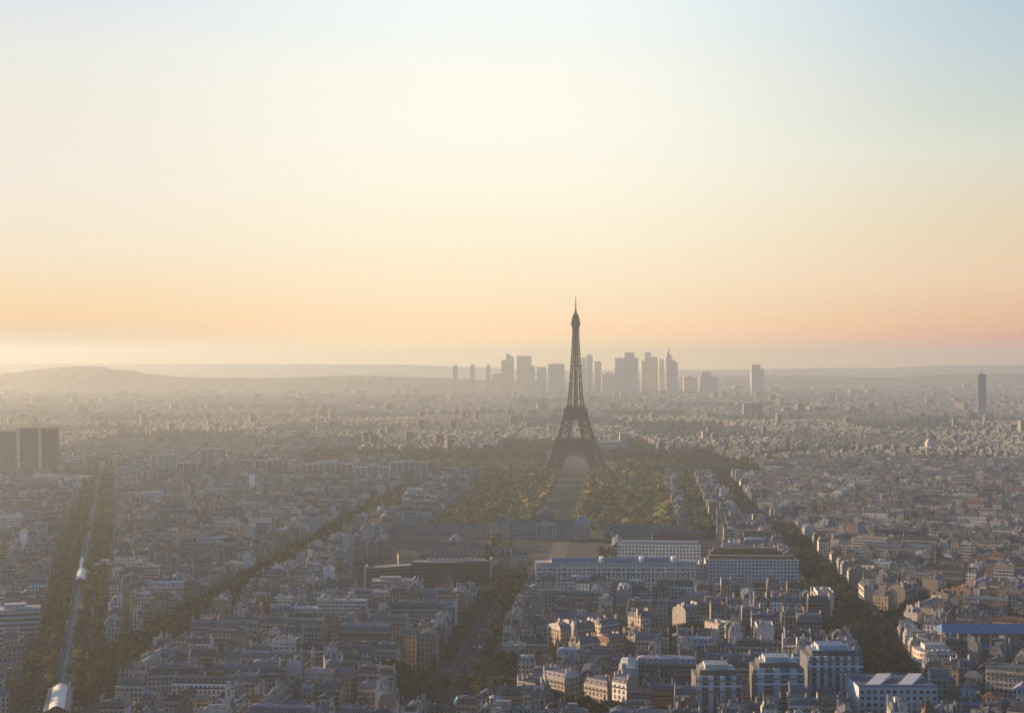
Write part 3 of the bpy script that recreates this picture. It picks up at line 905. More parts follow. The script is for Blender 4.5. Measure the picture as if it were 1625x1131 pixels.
hall = empty('pleated_hall', (-167, 1346, 0), 0.02)
tag(hall, 'low hall with a pleated green and white folded roof beside the planted boulevard', 'conference hall')
b = MB(); b.box(-18, 18, 0, 36, 0, 9.5, M_stone, (.36, .35, .32)); b.build('wall', hall)
b = MB(); n = 9
for k in range(n):
    x0 = -18 + 36 * k / n; x1 = -18 + 36 * (k + 1) / n; xm = (x0 + x1) / 2
    b.poly([(x0, 0, 9.6), (xm, 0, 12.6), (xm, 36, 12.6), (x0, 36, 9.6)], M_stone, (.60, .62, .56))
    b.poly([(xm, 0, 12.6), (x1, 0, 9.6), (x1, 36, 9.6), (xm, 36, 12.6)], M_stone, (.10, .20, .15))
    b.poly([(x0, 0, 9.6), (x1, 0, 9.6), (xm, 0, 12.6)], M_stone, (.3, .3, .28))
b.build('folded_roof', hall)

# ministry with its long window grid
mn = empty('ministry_building', (21, 1330, 0), 0.0)
tag(mn, 'long pale ministry with a grid of square windows and green glazed roof ridges', 'office building', 'window grid offices by the parade ground')
b = MB(); b.box(0, 143, 0, 17, 0, 25.0, M_grid, (.84, .80, .71), top=M_flat, ttint=(.42, .41, .38)); b.build('wall', mn)
b = MB()
b.box(-1.2, 144, -1.0, -.003, 24.5, 25.4, M_stone, (.6, .57, .5), bottom=True)
b.box(0, 143, 1.5, 15.5, 25.0, 27.6, M_grid, (.50, .48, .42), top=M_flat, ttint=(.5, .49, .46)); b.build('setback_storey', mn)
for x0, x1 in ((14, 56), (62, 92), (97, 120)):
    b = MB()
    for k in range(6):
        t0, t1 = k / 6, (k + 1) / 6; y0, y1 = 2.5 + 12 * t0, 2.5 + 12 * t1; z0, z1 = 27.6 + 3.6 * math.sin(PI * t0), 27.6 + 3.6 * math.sin(PI * t1)
        b.poly([(x0, y0, z0), (x1, y0, z0), (x1, y1, z1), (x0, y1, z1)], M_glassroof)
    for x, o in ((x0, 1), (x1, -1)):
        P = [(x, 2.5 + 12 * k / 6, 27.6 + 3.6 * math.sin(PI * k / 6)) for k in range(7)]
        b.poly(P if o < 0 else P[::-1], M_white)
    b.build('glazed_roof', mn)
for x in (57.5, 93, 121.5):
    b = MB(); b.box(x, x + 3.2, 2, 15, 27.6, 31.6, M_white); b.build('stair_tower', mn)
window_rows(mn, 1.5, 141.5, 0, 11.4, 3, 4.5, 32, BIGWIN, prob=.1)
def wing(name, label, x, y, ang, L, D, Hh, tint, red=False):
    r = empty(name, (x, y, 0), ang); tag(r, label, 'office building', 'window grid offices by the parade ground')
    b = MB(); b.box(0, L, 0, D, 0, Hh, M_grid, tint, top=M_flat, ttint=(.25, .24, .23)); b.build('wall', r)
    b = MB(); b.box(-.6, L + .6, -.7, -.003, Hh - .5, Hh + .5, M_stone, tuple(c * 1.1 for c in tint), bottom=True); b.build('cornice', r)
    b = MB(); b.box(3, L - 3, D * .25, D * .75, Hh, Hh + 3.2, M_stone, (.24, .12, .09) if red else (.46, .45, .42), top=M_roof, ttint=(.14, .085, .075) if red else (.3, .31, .31)); b.build('roof_storey', r)
    return r
wing('ministry_wing', 'slanting pale ministry wing with square windows rising behind the green glazed roofs', 100, 1415, -0.10, 78, 15, 33, (.84, .80, .70))
wing('ministry_wing', 'pale ministry wing with square windows and red brick roof storey beside the tree-lined avenue', 176, 1362, -0.04, 84, 16, 26, (.74, .70, .63), True)
wing('ministry_wing', 'dark red-brown ministry wing rising behind the red-topped pale wing', 188, 1420, -0.05, 66, 14, 26, (.15, .085, .065), True)
wing('ministry_wing', 'grey ministry wing joining the glazed-roof building to the red-topped wing', 166, 1350, 0.0, 9, 13, 23, (.46, .44, .40))

# military school: long front, domed centre pavilion, side ranges
SX, SY = axis_pt(0, 0)
ms = empty('military_school', (SX, SY, 0), -AXA)
tag(ms, 'wide classical stone school with slate roofs and a square dome facing the park', 'palace')
b = MB(); b.box(-62, 48, 6, 20, 0, 17, M_facade, (.42, .395, .34)); b.build('main_range', ms)
b = MB(); 
b.poly([(-63, 5, 17), (49, 5, 17), (46, 13, 22.5), (-60, 13, 22.5)], M_roof, (.13, .135, .145)); b.poly([(49, 21, 17), (-63, 21, 17), (-60, 13, 22.5), (46, 13, 22.5)], M_roof, (.13, .135, .145))
b.poly([(49, 5, 17), (49, 21, 17), (46, 13, 22.5)], M_roof, (.13, .135, .145)); b.poly([(-63, 21, 17), (-63, 5, 17), (-60, 13, 22.5)], M_roof, (.13, .135, .145)); b.build('roof', ms)
cp = MB(); cp.box(-15, 11, 1, 23, 0, 20, M_facade, (.47, .44, .38)); cpo = cp.build('centre_pavilion', ms)
b = MB()
for k in range(8): b.box(-13.5 + 3.3 * k, -12.6 + 3.3 * k, -.4, .95, 2, 17, M_stone, (.5, .47, .41))
b.poly([(-15, -.5, 18), (11, -.5, 18), (-2, -.5, 23)], M_stone, (.5, .47, .41)); b.box(-15, 11, -.5, .95, 17, 18, M_stone, (.5, .47, .41), bottom=True); b.build('portico', ms)
b = MB(); sec = [(13, 20), (12.6, 24), (11, 28), (8, 31.5), (4, 33.5)]
for (r0, z0), (r1, z1) in zip(sec[:-1], sec[1:]):
    for k in range(4):
        a = PI / 2 * k; c, s_ = math.cos(a), math.sin(a)
        q = [(-r0, -r0 * .82, z0), (r0, -r0 * .82, z0), (r1, -r1 * .82, z1), (-r1, -r1 * .82, z1)] if k % 2 == 0 else [(-r0 * .82, -r0, z0), (r0 * .82, -r0, z0), (r1 * .82, -r1, z1), (-r1 * .82, -r1, z1)]
        b.poly([(-2 + c * x - s_ * y, 12 + s_ * x + c * y, z) for x, y, z in q], M_roof, (.115, .12, .135))
b.box(-6, 2, 8.7, 15.3, 33.5, 34.3, M_roof, (.2, .2, .2)); b.box(-3, -1, 11, 13, 34.3, 39, M_stone, (.42, .4, .36)); b.build('dome', ms)
for sx_ in (-62, 30):
    b = MB(); b.box(sx_, sx_ + 18, 2, 24, 0, 19, M_facade, (.46, .43, .37)); pv_ = b.build('end_pavilion', ms)
    b = MB(); rt = (.20, .27, .33) if sx_ > 0 else (.13, .135, .145)
    A_, B_, C2, D2 = (sx_ - .5, 1.5, 19), (sx_ + 18.5, 1.5, 19), (sx_ + 18.5, 24.5, 19), (sx_ - .5, 24.5, 19); E_ = [(sx_ + 6, 10, 27), (sx_ + 12, 10, 27), (sx_ + 12, 16, 27), (sx_ + 6, 16, 27)]
    for q in ((A_, B_, E_[1], E_[0]), (B_, C2, E_[2], E_[1]), (C2, D2, E_[3], E_[2]), (D2, A_, E_[0], E_[3]), tuple(E_)): b.poly(q, M_roof, rt)
    b.build('pavilion_roof', ms)
def barrack(label, a, c, L, D, Hh, rz=0.0, rt=(.12, .125, .135), wt=(.38, .355, .305)):
    x, y = axis_pt(a, c); r = empty('barrack_range', (x, y, 0), -AXA + rz); tag(r, label, 'barracks', 'barrack ranges round the military school')
    b = MB(); b.box(-L / 2, L / 2, 0, D, 0, Hh, M_facade, wt); b.build('wall', r)
    b = MB(); h = D * .42; e = .4
    b.poly([(-L / 2 - e, -e, Hh), (L / 2 + e, -e, Hh), (L / 2 - 3, D / 2, Hh + h), (-L / 2 + 3, D / 2, Hh + h)], M_roof, rt)
    b.poly([(L / 2 + e, D + e, Hh), (-L / 2 - e, D + e, Hh), (-L / 2 + 3, D / 2, Hh + h), (L / 2 - 3, D / 2, Hh + h)], M_roof, rt)
    b.poly([(L / 2 + e, -e, Hh), (L / 2 + e, D + e, Hh), (L / 2 - 3, D / 2, Hh + h)], M_roof, rt); b.poly([(-L / 2 - e, D + e, Hh), (-L / 2 - e, -e, Hh), (-L / 2 + 3, D / 2, Hh + h)], M_roof, rt)
    rf = b.build('roof', r)
    for k in range(max(2, int(L / 26))):
        place('chimney', CHIM[1], r, (-L / 2 + 10 + 26 * k, D / 2 + 1.5, Hh + h - 3.6), PI / 2)
for lab, a, c, L, D, Hh, rz, rt in (
        ('low grey barrack range left of the domed school, nearest the school', 8, -112, 88, 12, 11, 0, (.12, .125, .135)),
        ('long slate barrack range along the forecourt behind the curved dark office slab', -60, -135, 100, 12, 11, 0, (.10, .105, .115)),
        ('slate barrack range standing end-on left of the school forecourt', -105, -92, 76, 11, 11, PI / 2, (.13, .135, .14)),
        ('slate barrack range parallel to the boulevard, outermost left of the school', -110, -172, 92, 11, 11, PI / 2, (.11, .115, .125)),
        ('rear slate barrack range between boulevard trees and school', 28, -172, 30, 12, 12, 0, (.15, .16, .165)),
        ('brown-roofed barrack range nearest behind the curved dark office slab', -150, -120, 120, 12, 10, 0, (.12, .10, .09)),
        ('low grey barrack range right of the domed school, nearest the school', 8, 112, 96, 12, 12, 0, (.12, .125, .135)),
        ('long slate barrack range with pale gable behind the ministry wings', -50, 128, 110, 13, 12, 0, (.095, .10, .11)),
        ('dark red-roofed range directly behind the slanting ministry wing', -118, 150, 66, 14, 16, 0, (.10, .055, .05)),
        ('slate barrack range standing end-on right of the school forecourt', -105, 86, 76, 11, 11, PI / 2, (.13, .135, .14))):
    barrack(lab, a, c, L, D, Hh, rz, rt)

# apartment slabs on the left of the park
def slab(label, px0, px1, pyt, Y, D, tint, m=M_band, fins=True):
    x0, x1 = (px0 - 812.5) / F * Y, (px1 - 812.5) / F * Y; z = H - (pyt - 570) / F * Y
    r = empty('apartment_slab', ((x0 + x1) / 2, Y, 0), 0.0); tag(r, label, 'apartment slab', 'tall apartment slabs in the hazy middle distance')
    W = x1 - x0; b = MB(); b.box(-W / 2, W / 2, 0, D, 0, z, m, tint, top=M_flat, ttint=(.38, .37, .35)); b.build('wall', r)
    if fins:
        b = MB(); n = max(2, int(W / 9))
        for k in range(n + 1):
            x = -W / 2 + W * k / n; b.box(x - .5, x + .5, -1.2, -.003, 0, z + .4, M_white)
        b.build('fin_row', r)
    b = MB(); b.box(-W * .2, W * .15, D * .3, D * .7, z, z + 3.5, M_stone, (.5, .48, .44)); b.build('roof_storey', r)
    return r
for a in (('long pale slab of flats with ribbed front left of the park', 478, 560, 736, 2480, 16, (.40, .36, .31)),
          ('pale slab of flats with a white gable beside the park trees', 620, 678, 733, 2500, 16, (.50, .47, .42)),
          ('white-finned slab of flats next along from the ribbed slab', 563, 618, 741, 2420, 15, (.46, .43, .38)),
          ('brown ribbed slab of flats behind the left roofs', 405, 468, 731, 2550, 16, (.30, .25, .20)),
          ('white apartment tower block with grey top behind the boulevard', 318, 340, 713, 2650, 18, (.50, .47, .42)),
          ('broad white hospital-like block with stepped roof near the viaduct line', 240, 280, 722, 2560, 20, (.60, .58, .54)),
          ('grey slab beside the broad white stepped block', 281, 313, 735, 2480, 18, (.22, .20, .175)),
          ('cream slab with vertical stripes in front of the white stepped block', 188, 236, 747, 2360, 15, (.44, .40, .34)),
          ('white cubic block of flats beside the road right of viaduct', 147, 181, 895, 1430, 16, (.60, .59, .56)),
          ('brown mid-rise slab behind the viaduct road', 1180, 1210, 640, 5200, 30, (.3, .27, .24))):
    slab(*a)

# three towers at the left edge on a shared podium
for lab, px0, px1, pyt, Y, t in (('brown high-rise tower, outermost right of the three at the podium', 63, 90, 679, 2530, (.27, .23, .19)),
                                 ('brown high-rise tower in the middle of the three at the podium', 29, 57, 679, 2510, (.29, .245, .20)),
                                 ('greyer and lower high-rise tower left of two brown towers', -30, 22, 684, 2430, (.36, .34, .31))):
    x0, x1 = (px0 - 812.5) / F * Y, (px1 - 812.5) / F * Y; z = H - (pyt - 570) / F * Y; W = x1 - x0
    r = empty('high_rise_tower', ((x0 + x1) / 2, Y, 0)); tag(r, lab, 'tower block', 'three towers at the left edge')
    b = MB(); b.box(-W / 2, W / 2, 0, 14, 0, z - 2.5, M_grid, t, top=M_flat, ttint=(.25, .24, .22)); b.build('wall', r)
    b = MB(); b.box(-W / 2 - .4, W / 2 + .4, -.4, 14.4, z - 2.5, z, M_stone, tuple(c * .8 for c in t), bottom=True); b.build('crown_band', r)
    b = MB(); b.box(-W / 2 - .9, -W / 2 + 3.2, -1.2, -.003, 0, z - 1, M_white); b.build('corner_fin', r)
pod = empty('podium_block', (-735, 2380, 0), 0.0); tag(pod, 'long low podium with bright roof edge under the three towers', 'podium')
b = MB(); b.box(-95, 60, 0, 40, 0, 20, M_band, (.25, .23, .2), top=M_flat, ttint=(.36, .35, .33)); b.build('wall', pod)
b = MB(); b.box(-80, 61, -1, 1, 20, 21.5, M_white); b.box(-30, 20, 8, 24, 20, 25, M_stone, (.5, .48, .44)); b.build('roof_canopy', pod)

# ------------------------------------------------------------------ singular buildings of the nearest rows
sk = empty('skylight_office', (216, 838, 0), 0.0)
tag(sk, 'pale blue framed office with two tilted white skylights on its flat roof', 'office building')
b = MB(); b.box(-22, 22, 0, 36, 0, 25, M_bluewhite, top=M_flat, ttint=(.10, .14, .17)); b.build('wall', sk)
for f in range(6):
    for k in range(12):
        place('window', BIGWIN[0], sk, (-22 + 44 * (k + .5) / 12, 0, 3.2 + 3.6 * f))
b = MB(); b.box(-22.5, 22.5, -.5, .5, 25, 26.1, M_bluezinc, bottom=True); b.build('roof_edge', sk)
for x in (-17, 1):
    b = MB(); q = (x + 11, 24); 
    b.poly([(x, 5, 25.3), (x + 8, 5, 25.3), (q[0] + 8, q[1], 27.6), (q[0], q[1], 27.6)], M_opal)
    b.poly([(q[0] + 8, q[1], 27.6), (q[0] + 8, q[1], 25.1), (q[0], q[1], 25.1), (q[0], q[1], 27.6)], M_white)
    b.poly([(x, 5, 25.3), (q[0], q[1], 27.6), (q[0], q[1], 25.1)], M_white); b.poly([(x + 8, 5, 25.3), (q[0] + 8, q[1], 25.1), (q[0] + 8, q[1], 27.6)], M_white)
    b.build('skylight', sk)
lh = empty('long_hall', (331, 1040, 0), 0.0)
tag(lh, 'long brick hall with a bright blue roof and tall dark arched windows', 'hall')
b = MB(); b.box(-32, 40, 0, 20, 0, 18, M_stone, (.20, .17, .14)); b.build('wall', lh)
b = MB(); b.poly([(-32.6, -.6, 18), (40.6, -.6, 18), (38, 10, 23), (-30, 10, 23)], M_bluezinc); b.poly([(40.6, 20.6, 18), (-32.6, 20.6, 18), (-30, 10, 23), (38, 10, 23)], M_bluezinc)
b.poly([(40.6, -.6, 18), (40.6, 20.6, 18), (38, 10, 23)], M_bluezinc); b.poly([(-32.6, 20.6, 18), (-32.6, -.6, 18), (-30, 10, 23)], M_bluezinc); b.build('roof', lh)
aw = MB(); n = 8; P = [(-1.6, 0), (1.6, 0), (1.6, 5.5)] + [(1.6 * math.cos(PI * k / n), 5.5 + 1.6 * math.sin(PI * k / n)) for k in range(1, n)] + [(-1.6, 5.5)]
aw.poly([(x, -.05, z) for x, z in P], M_darkglass)
for x, z0, z1 in ((-1.85, 0, 5.6), (1.6, 0, 5.6)): aw.box(x, x + .25, -.2, -.003, z0, z1, M_stone, (.34, .31, .27))
AWM = aw.mesh('arched_window')
for k in range(12): place('window', AWM, lh, (-29 + 5.9 * k, 0, 8.0))
b = MB(); b.poly([(-34, -11, 8.6), (42, -11, 8.6), (42, -.01, 11.5), (-34, -.01, 11.5)], M_bluezinc); b.box(-34, 42, -11, -.02, 0, 8.5, M_stone, (.24, .22, .2)); b.build('lower_range', lh)
b = MB(); b.box(-44, -33, 2, 14, 0, 14, M_stone, (.36, .34, .31), top=M_bluezinc); b.build('side_wing', lh)

cr = empty('rounded_corner_house', (272, 962, 0), 0.0)
tag(cr, 'six-storey corner house with a curved sunlit front and white balcony bands', 'apartment house')
b = MB(); n = 10; R_ = 9.0
arc = [(-1 + R_ * math.cos(PI + PI / 2 * k / n), R_ + R_ * math.sin(PI + PI / 2 * k / n)) for k in range(n + 1)]
foot = [(-1 - R_, 20)] + arc + [(13, 0), (13, 20)]
for p, q in zip(foot, foot[1:] + foot[:1]): b.wall(p, q, 0, 20.5, M_facade, (.50, .45, .37), 1.3 * foot.index(p))
b.poly([(x, y, 20.5) for x, y in foot], M_flat, (.3, .3, .3)); b.build('wall', cr)
for f in range(6):
    b = MB(); z = 3.4 + 3.1 * f
    out = [(p[0] + (p[0] + 1) * .1, p[1] + (p[1] - R_) * .1) for p in arc] + [(13, -.9)]
    inn = [(p[0] + (p[0] + 1) * .003, p[1] + (p[1] - R_) * .003) for p in arc] + [(13, -.03)]
    for i in range(len(out) - 1):
        b.wall(out[i], out[i + 1], z, z + 1.0, M_white); b.poly([(*out[i], z + 1.0), (*out[i + 1], z + 1.0), (*inn[i + 1], z + .98), (*inn[i], z + .98)], M_stone, (.4, .37, .3))
    b.build('balcony', cr)
b = MB(); b.box(-5, 9, 7, 17, 20.5, 23.6, M_stone, (.55, .52, .46), top=M_roof, ttint=(.25, .27, .28)); b.build('setback_storey', cr)
b = MB()
for k in range(4): b.box(-2 + 3.4 * k, -.4 + 3.4 * k, 1.2, 2.2, 20.5, 21.7, M_white)
b.build('roof_ventilator_row', cr)

def high_flats(label, x, y, W, D, Hh, wt, panels, top_t, ang=0.0, bluep=False):
    r = empty('high_rise_flats', (x, y, 0), ang); tag(r, label, 'apartment tower', 'tall flats in the nearest row right of the avenue')
    b = MB(); b.box(-W / 2, W / 2, 0, D, 0, Hh, M_stone, wt, top=M_flat, ttint=(.22, .22, .21)); b.build('wall', r)
    n = panels
    for k in range(n):
        x0 = -W / 2 + W * (k + .12) / n; b = MB()
        b.box(x0, x0 + W / n * .42, -.9, -.003, 0, Hh + .5, M_bluewhite if (bluep or k % 3 == 0) else M_white); b.build('white_bay', r)
    for f in range(int(Hh / 3)):
        for k in range(n):
            place('window', WIDEWIN[(f * 5 + k * 3) % 4 == 0], r, (-W / 2 + W * (k + .77) / n, 0, .9 + 3 * f))
    for f in range(int(Hh / 3) - 3, int(Hh / 3)):
        bb = MB(); bb.box(-W / 2 - .3, W / 2 + .3, -1.5, -.92, 3 * f + .2, 3 * f + 1.1, M_white if f % 2 else M_steel, bottom=True); bb.build('balcony', r)
    b = MB(); b.box(-W * .4, W * .4, 3, D - 3, Hh, Hh + 3.1, M_stone, tuple(c * .8 for c in wt), top=M_roof, ttint=top_t); b.build('setback_storey', r)
    b = MB(); b.box(-W * .27, W * .25, 5, D - 5, Hh + 3.1, Hh + 5.8, M_stone, (.5, .5, .48), top=M_flat, ttint=top_t); b.build('roof_storey', r)
    for k in range(4):
        b = MB(); b.box(-.4, .4, -1.2, 1.2, 0, 2.2, M_stone, (.55, .53, .5)); b.build('chimney', r, (-W * .33 + W * .2 * k, D * .55, Hh + 3.1))
    b = MB(); b.bar((0, D / 2, Hh + 5.8), (0, D / 2, Hh + 11), .25, M_iron); b.bar((-1.2, D / 2, Hh + 9.5), (1.2, D / 2, Hh + 9.5), .15, M_iron); b.build('antenna', r)
high_flats('tall dark flats with white bays, leftmost of three beside the skylight office', 118, 856, 26, 22, 27, (.16, .145, .14), 4, (.30, .36, .36))
high_flats('tall flats with broad pale blue bay and terraced top, middle of three', 154, 862, 28, 22, 30, (.15, .14, .145), 3, (.32, .40, .42), bluep=True)
high_flats('tallest flats with narrow white vertical strips next to skylight office', 190, 882, 32, 24, 33, (.13, .14, .16), 7, (.13, .26, .40))
so = empty('strip_window_office', (-357, 1082, 0), 0.256)
tag(so, 'blue-grey office with stacked strip windows beside the viaduct boulevard', 'office building')
b = MB(); b.box(-18, 15, 0, 22, 0, 27, M_strip, (.30, .36, .40), top=M_flat, ttint=(.36, .37, .37)); b.build('wall', so)
for f in range(7):
    b = MB(); b.box(-18.3, 15.3, -.6, -.003, 3.6 * f + 3.0, 3.6 * f + 4.0, M_bluewhite, bottom=True); b.build('spandrel_band', so)
b = MB(); b.box(-10, 5, 6, 15, 27, 30.4, M_stone, (.45, .46, .45)); b.build('roof_storey', so)

# stepped roof, its sunlit orange painted in as base colour
gr_ = empty('stepped_pavilion', (-104, 1520, 0), 0.25); tag(gr_, 'small pavilion with sunlit orange stepped roof behind the curved office slab', 'pavilion')
b = MB(); b.box(-11, 11, 0, 22, 0, 8, M_stone, (.4, .3, .2)); b.build('wall', gr_)
b = MB()
for k in range(5): b.poly([(-11, 4.4 * k, 8.1), (11, 4.4 * k, 8.1), (11, 4.4 * k + 3.8, 11.5), (-11, 4.4 * k + 3.8, 11.5)], M_sunlit_roof); b.poly([(11, 4.4 * k + 3.8, 11.5), (11, 4.4 * k + 3.8, 8.1), (-11, 4.4 * k + 3.8, 8.1), (-11, 4.4 * k + 3.8, 11.5)], M_sunlit_roof); b.poly([(-11, 4.4 * k, 8.1), (-11, 4.4 * k + 3.8, 11.5), (-11, 4.4 * k + 3.8, 8.1)], M_sunlit_roof); b.poly([(11, 4.4 * k, 8.1), (11, 4.4 * k + 3.8, 8.1), (11, 4.4 * k + 3.8, 11.5)], M_sunlit_roof)
b.build('stepped_roof', gr_)
# tent
tb = empty('market_tent', (-32, 903, 0), 0.3); tag(tb, 'small pointed pale blue tent on the square at the avenue end', 'tent')
b = MB(); b.box(-2.6, 2.6, -2.6, 2.6, 0, 2.4, M_bluewhite)
M_tent = plain('light_blue_canvas', (.22, .55, .72), .7); b.build('side_cloth', tb)
b = MB()
for k in range(4):
    a = PI / 2 * k; c, s_ = math.cos(a), math.sin(a); R2 = lambda x, y: (c * x - s_ * y, s_ * x + c * y)
    b.poly([(*R2(-2.9, -2.9), 2.4), (*R2(2.9, -2.9), 2.4), (0, 0, 6.5)], M_tent)
b.build('canopy_roof', tb)

# ------------------------------------------------------------------ elevated railway
VA = math.atan(0.2614)
def via_root(name, y): return empty(name, (VIA(y), y, 0), VA)
vd = via_root('railway_viaduct', 830.0)
tag(vd, 'elevated steel railway viaduct with two tracks running down the boulevard', 'viaduct')
L_ = 2150 / math.cos(VA)
b = MB(); b.box(-4.4, 4.4, 0, L_, 6.6, 7.6, M_steel, top=M_rail, bottom=True); b.build('deck', vd)
for s_ in (-1, 1):
    b = MB(); b.box(s_ * 4.7 - .28, s_ * 4.7 + .28, 0, L_, 6.3, 8.7, M_weathered, bottom=True); b.build('parapet', vd)
for s_ in (-1, 1):
    b = MB()
    for o in (-.72, .72): b.box(s_ * 1.9 + o - .09, s_ * 1.9 + o + .09, 0, L_, 7.61, 7.8, M_weathered)
    b.build('track', vd)
b = MB(); b.box(-.5, .5, 0, L_, 7.61, 7.75, M_concrete); b.build('centre_walkway', vd)
pm = MB(); pm.box(-.7, .7, -.7, .7, 0, 6.6, M_concrete)
pm = pm.mesh('pillar')
for k in range(48):
    for s_ in (-1, 1): place('pillar', pm, vd, (s_ * 3.4, 6 + 22 * k, 0))
M_darkblue = plain('dark_blue_roof', (.05, .075, .115), .5)
def station(label, y, L, W, barrel):
    st = via_root('elevated_station', y); tag(st, label, 'station', 'stations on the viaduct')
    b = MB(); b.box(-W, W, 0, L, 4.2, 7.55, M_steel, (1, 1, 1), bottom=True); b.build('platform', st, (0, 0, 0))
    for s_ in (-1, 1):
        b = MB(); b.wall((s_ * W - .1, L), (s_ * W - .1, 0), 7.55, 11.2, M_steel); b.wall((s_ * W + .1, 0), (s_ * W + .1, L), 7.55, 11.2, M_steel)
        b.poly([(s_ * W - .1, 0, 11.2), (s_ * W + .1, 0, 11.2), (s_ * W + .1, L, 11.2), (s_ * W - .1, L, 11.2)], M_steel); b.build('side_wall', st)
        b = MB(); P = [(s_ * W, 11.2), (s_ * (barrel + .02), 12.4)]
        P.sort()
        b.poly([(P[0][0], 0, P[0][1]), (P[1][0], 0, P[1][1]), (P[1][0], L, P[1][1]), (P[0][0], L, P[0][1])], M_darkblue); b.build('side_roof', st)
    b = MB(); n = 8
    pr = [(-barrel + 2 * barrel * k / n, 12.4 + 1.9 * math.sin(PI * k / n)) for k in range(n + 1)]
    for (xa, za), (xb, zb) in zip(pr[:-1], pr[1:]): b.poly([(xa, 0, za), (xb, 0, zb), (xb, L, zb), (xa, L, za)], M_opal)
    for k in range(int(L / 7.5) + 1):
        y_ = min(L - .15, 7.5 * k)
        for (xa, za), (xb, zb) in zip(pr[:-1], pr[1:]): b.poly([(xa, y_, za + .06), (xb, y_, zb + .06), (xb, y_ + .3, zb + .06), (xa, y_ + .3, za + .06)], M_steel)
    rf = b.build('barrel_roof', st)
    for y_ in (0.0, L):
        b = MB(); q = [(x, y_, z) for x, z in pr]; b.poly(q[::-1] if y_ > 0 else q, M_darkglass); b.build('end_glazing', st)
station('elevated station with a bright opal barrel roof and blue side roofs, nearest on the viaduct', 838, 62, 7.2, 4.2)
station('smaller elevated station with pale barrel roof, second along the viaduct', 1330, 70, 6.0, 3.6)

# a train in the far station
tr = via_root('metro_train', 1420); tag(tr, 'pale metro train on the left track beyond the second station', 'train')
for k in range(5):
    b = MB(); b.box(-3.15, -.7, 15.4 * k, 15.4 * k + 14.9, 7.95, 11.2, M_opal, bottom=True)
    cb_ = b.build('carriage', tr)
    b = MB(); b.wall((-3.17, 15.4 * k + 14.2), (-3.17, 15.4 * k + .7), 9.3, 10.5, M_darkglass); b.wall((-.68, 15.4 * k + .7), (-.68, 15.4 * k + 14.2), 9.3, 10.5, M_darkglass); b.build('window_strip', cb_)

# ------------------------------------------------------------------ cars
def car_proto(color_name, color, label, van=False):
    m = plain('car_paint_' + color_name, color, .3, ns=.5, spec=.5)
    r = empty('delivery_van' if van else 'car', (0, 0, -50)); h = 1.05 if not van else 1.2
    b = MB(); Lc, Wc = (4.3, 1.8) if not van else (5.4, 2.0)
    prof = [(-Lc / 2, .35), (Lc / 2, .35), (Lc / 2, .8), (Lc / 2 - .15, .95), (Lc * .18, 1.0), (-Lc / 2 + .1, 1.0)] if not van else [(-Lc / 2, .35), (Lc / 2, .35), (Lc / 2, 1.0), (Lc * .3, 1.25), (Lc * .2, 2.3), (-Lc / 2, 2.3)]
    for s_ in (-1, 1):
        P = [(s_ * Wc / 2, y, z) for y, z in prof]; b.poly(P if s_ > 0 else P[::-1], m)
    for (y0, z0), (y1, z1) in zip(prof, prof[1:] + prof[:1]): b.poly([(-Wc / 2, y0, z0), (-Wc / 2, y1, z1), (Wc / 2, y1, z1), (Wc / 2, y0, z0)][::-1], m)
    b.build('body', r)
    b = MB()
    if not van:
        y0, y1, y2, y3, w0, w1 = -Lc * .42, -Lc * .3, Lc * .05, Lc * .2, Wc / 2 - .06, Wc / 2 - .22
        b.poly([(-w0, y0, 1.0), (w0, y0, 1.0), (w1, y1, 1.48), (-w1, y1, 1.48)], M_darkglass); b.poly([(w0, y3, 1.0), (-w0, y3, 1.0), (-w1, y2, 1.48), (w1, y2, 1.48)], M_darkglass)
        b.poly([(w0, y0, 1.0), (w0, y3, 1.0), (w1, y2, 1.48), (w1, y1, 1.48)], M_darkglass); b.poly([(-w0, y3, 1.0), (-w0, y0, 1.0), (-w1, y1, 1.48), (-w1, y2, 1.48)], M_darkglass)
        b.poly([(-w1, y1, 1.48), (w1, y1, 1.48), (w1, y2, 1.48), (-w1, y2, 1.48)], m)
        b.build('cabin', r)
    else:
        b.poly([(Wc / 2 - .1, Lc * .3 + .02, 1.3), (-Wc / 2 + .1, Lc * .3 + .02, 1.3), (-Wc / 2 + .15, Lc * .22 + .02, 2.1), (Wc / 2 - .15, Lc * .22 + .02, 2.1)], M_darkglass); b.build('windscreen', r)
    w = MB(); n = 10
    w.poly([(.11, .33 * math.cos(2 * PI * k / n), .33 * math.sin(2 * PI * k / n)) for k in range(n)], M_iron); w.poly([(-.11, .33 * math.cos(2 * PI * k / n), .33 * math.sin(2 * PI * k / n)) for k in range(n)][::-1], M_iron)
    for k in range(n):
        a, c = 2 * PI * k / n, 2 * PI * (k + 1) / n
        w.poly([(-.11, .33 * math.cos(a), .33 * math.sin(a)), (.11, .33 * math.cos(a), .33 * math.sin(a)), (.11, .33 * math.cos(c), .33 * math.sin(c)), (-.11, .33 * math.cos(c), .33 * math.sin(c))], M_iron)
    wm = w.mesh('wheel')
    for sx_ in (-1, 1):
        for y in (-Lc * .31, Lc * .31): place('wheel', wm, r, (sx_ * (Wc / 2 - .1), y, .33))
    return [r, color_name, van, False]
CARS = [car_proto('white', (.75, .75, .73), ''), car_proto('silver', (.45, .46, .47), ''), car_proto('black', (.02, .02, .022), ''), car_proto('red', (.35, .03, .025), ''), car_proto('white', (.78, .78, .76), '', True)]
def put_car(c, x, y, rz, where, z=.045):
    r, cn, van, used = CARS[c]; n = 'delivery van' if van else 'car'
    o = r if not used else copy_tree(r, (x, y, z), rz)
    CARS[c][3] = True; o.location = (x, y, z); o.rotation_euler = (0, 0, rz)
    tag(o, f'{cn} {n} {where}', 'van' if van else 'car', f'{cn} {n}s {where}')
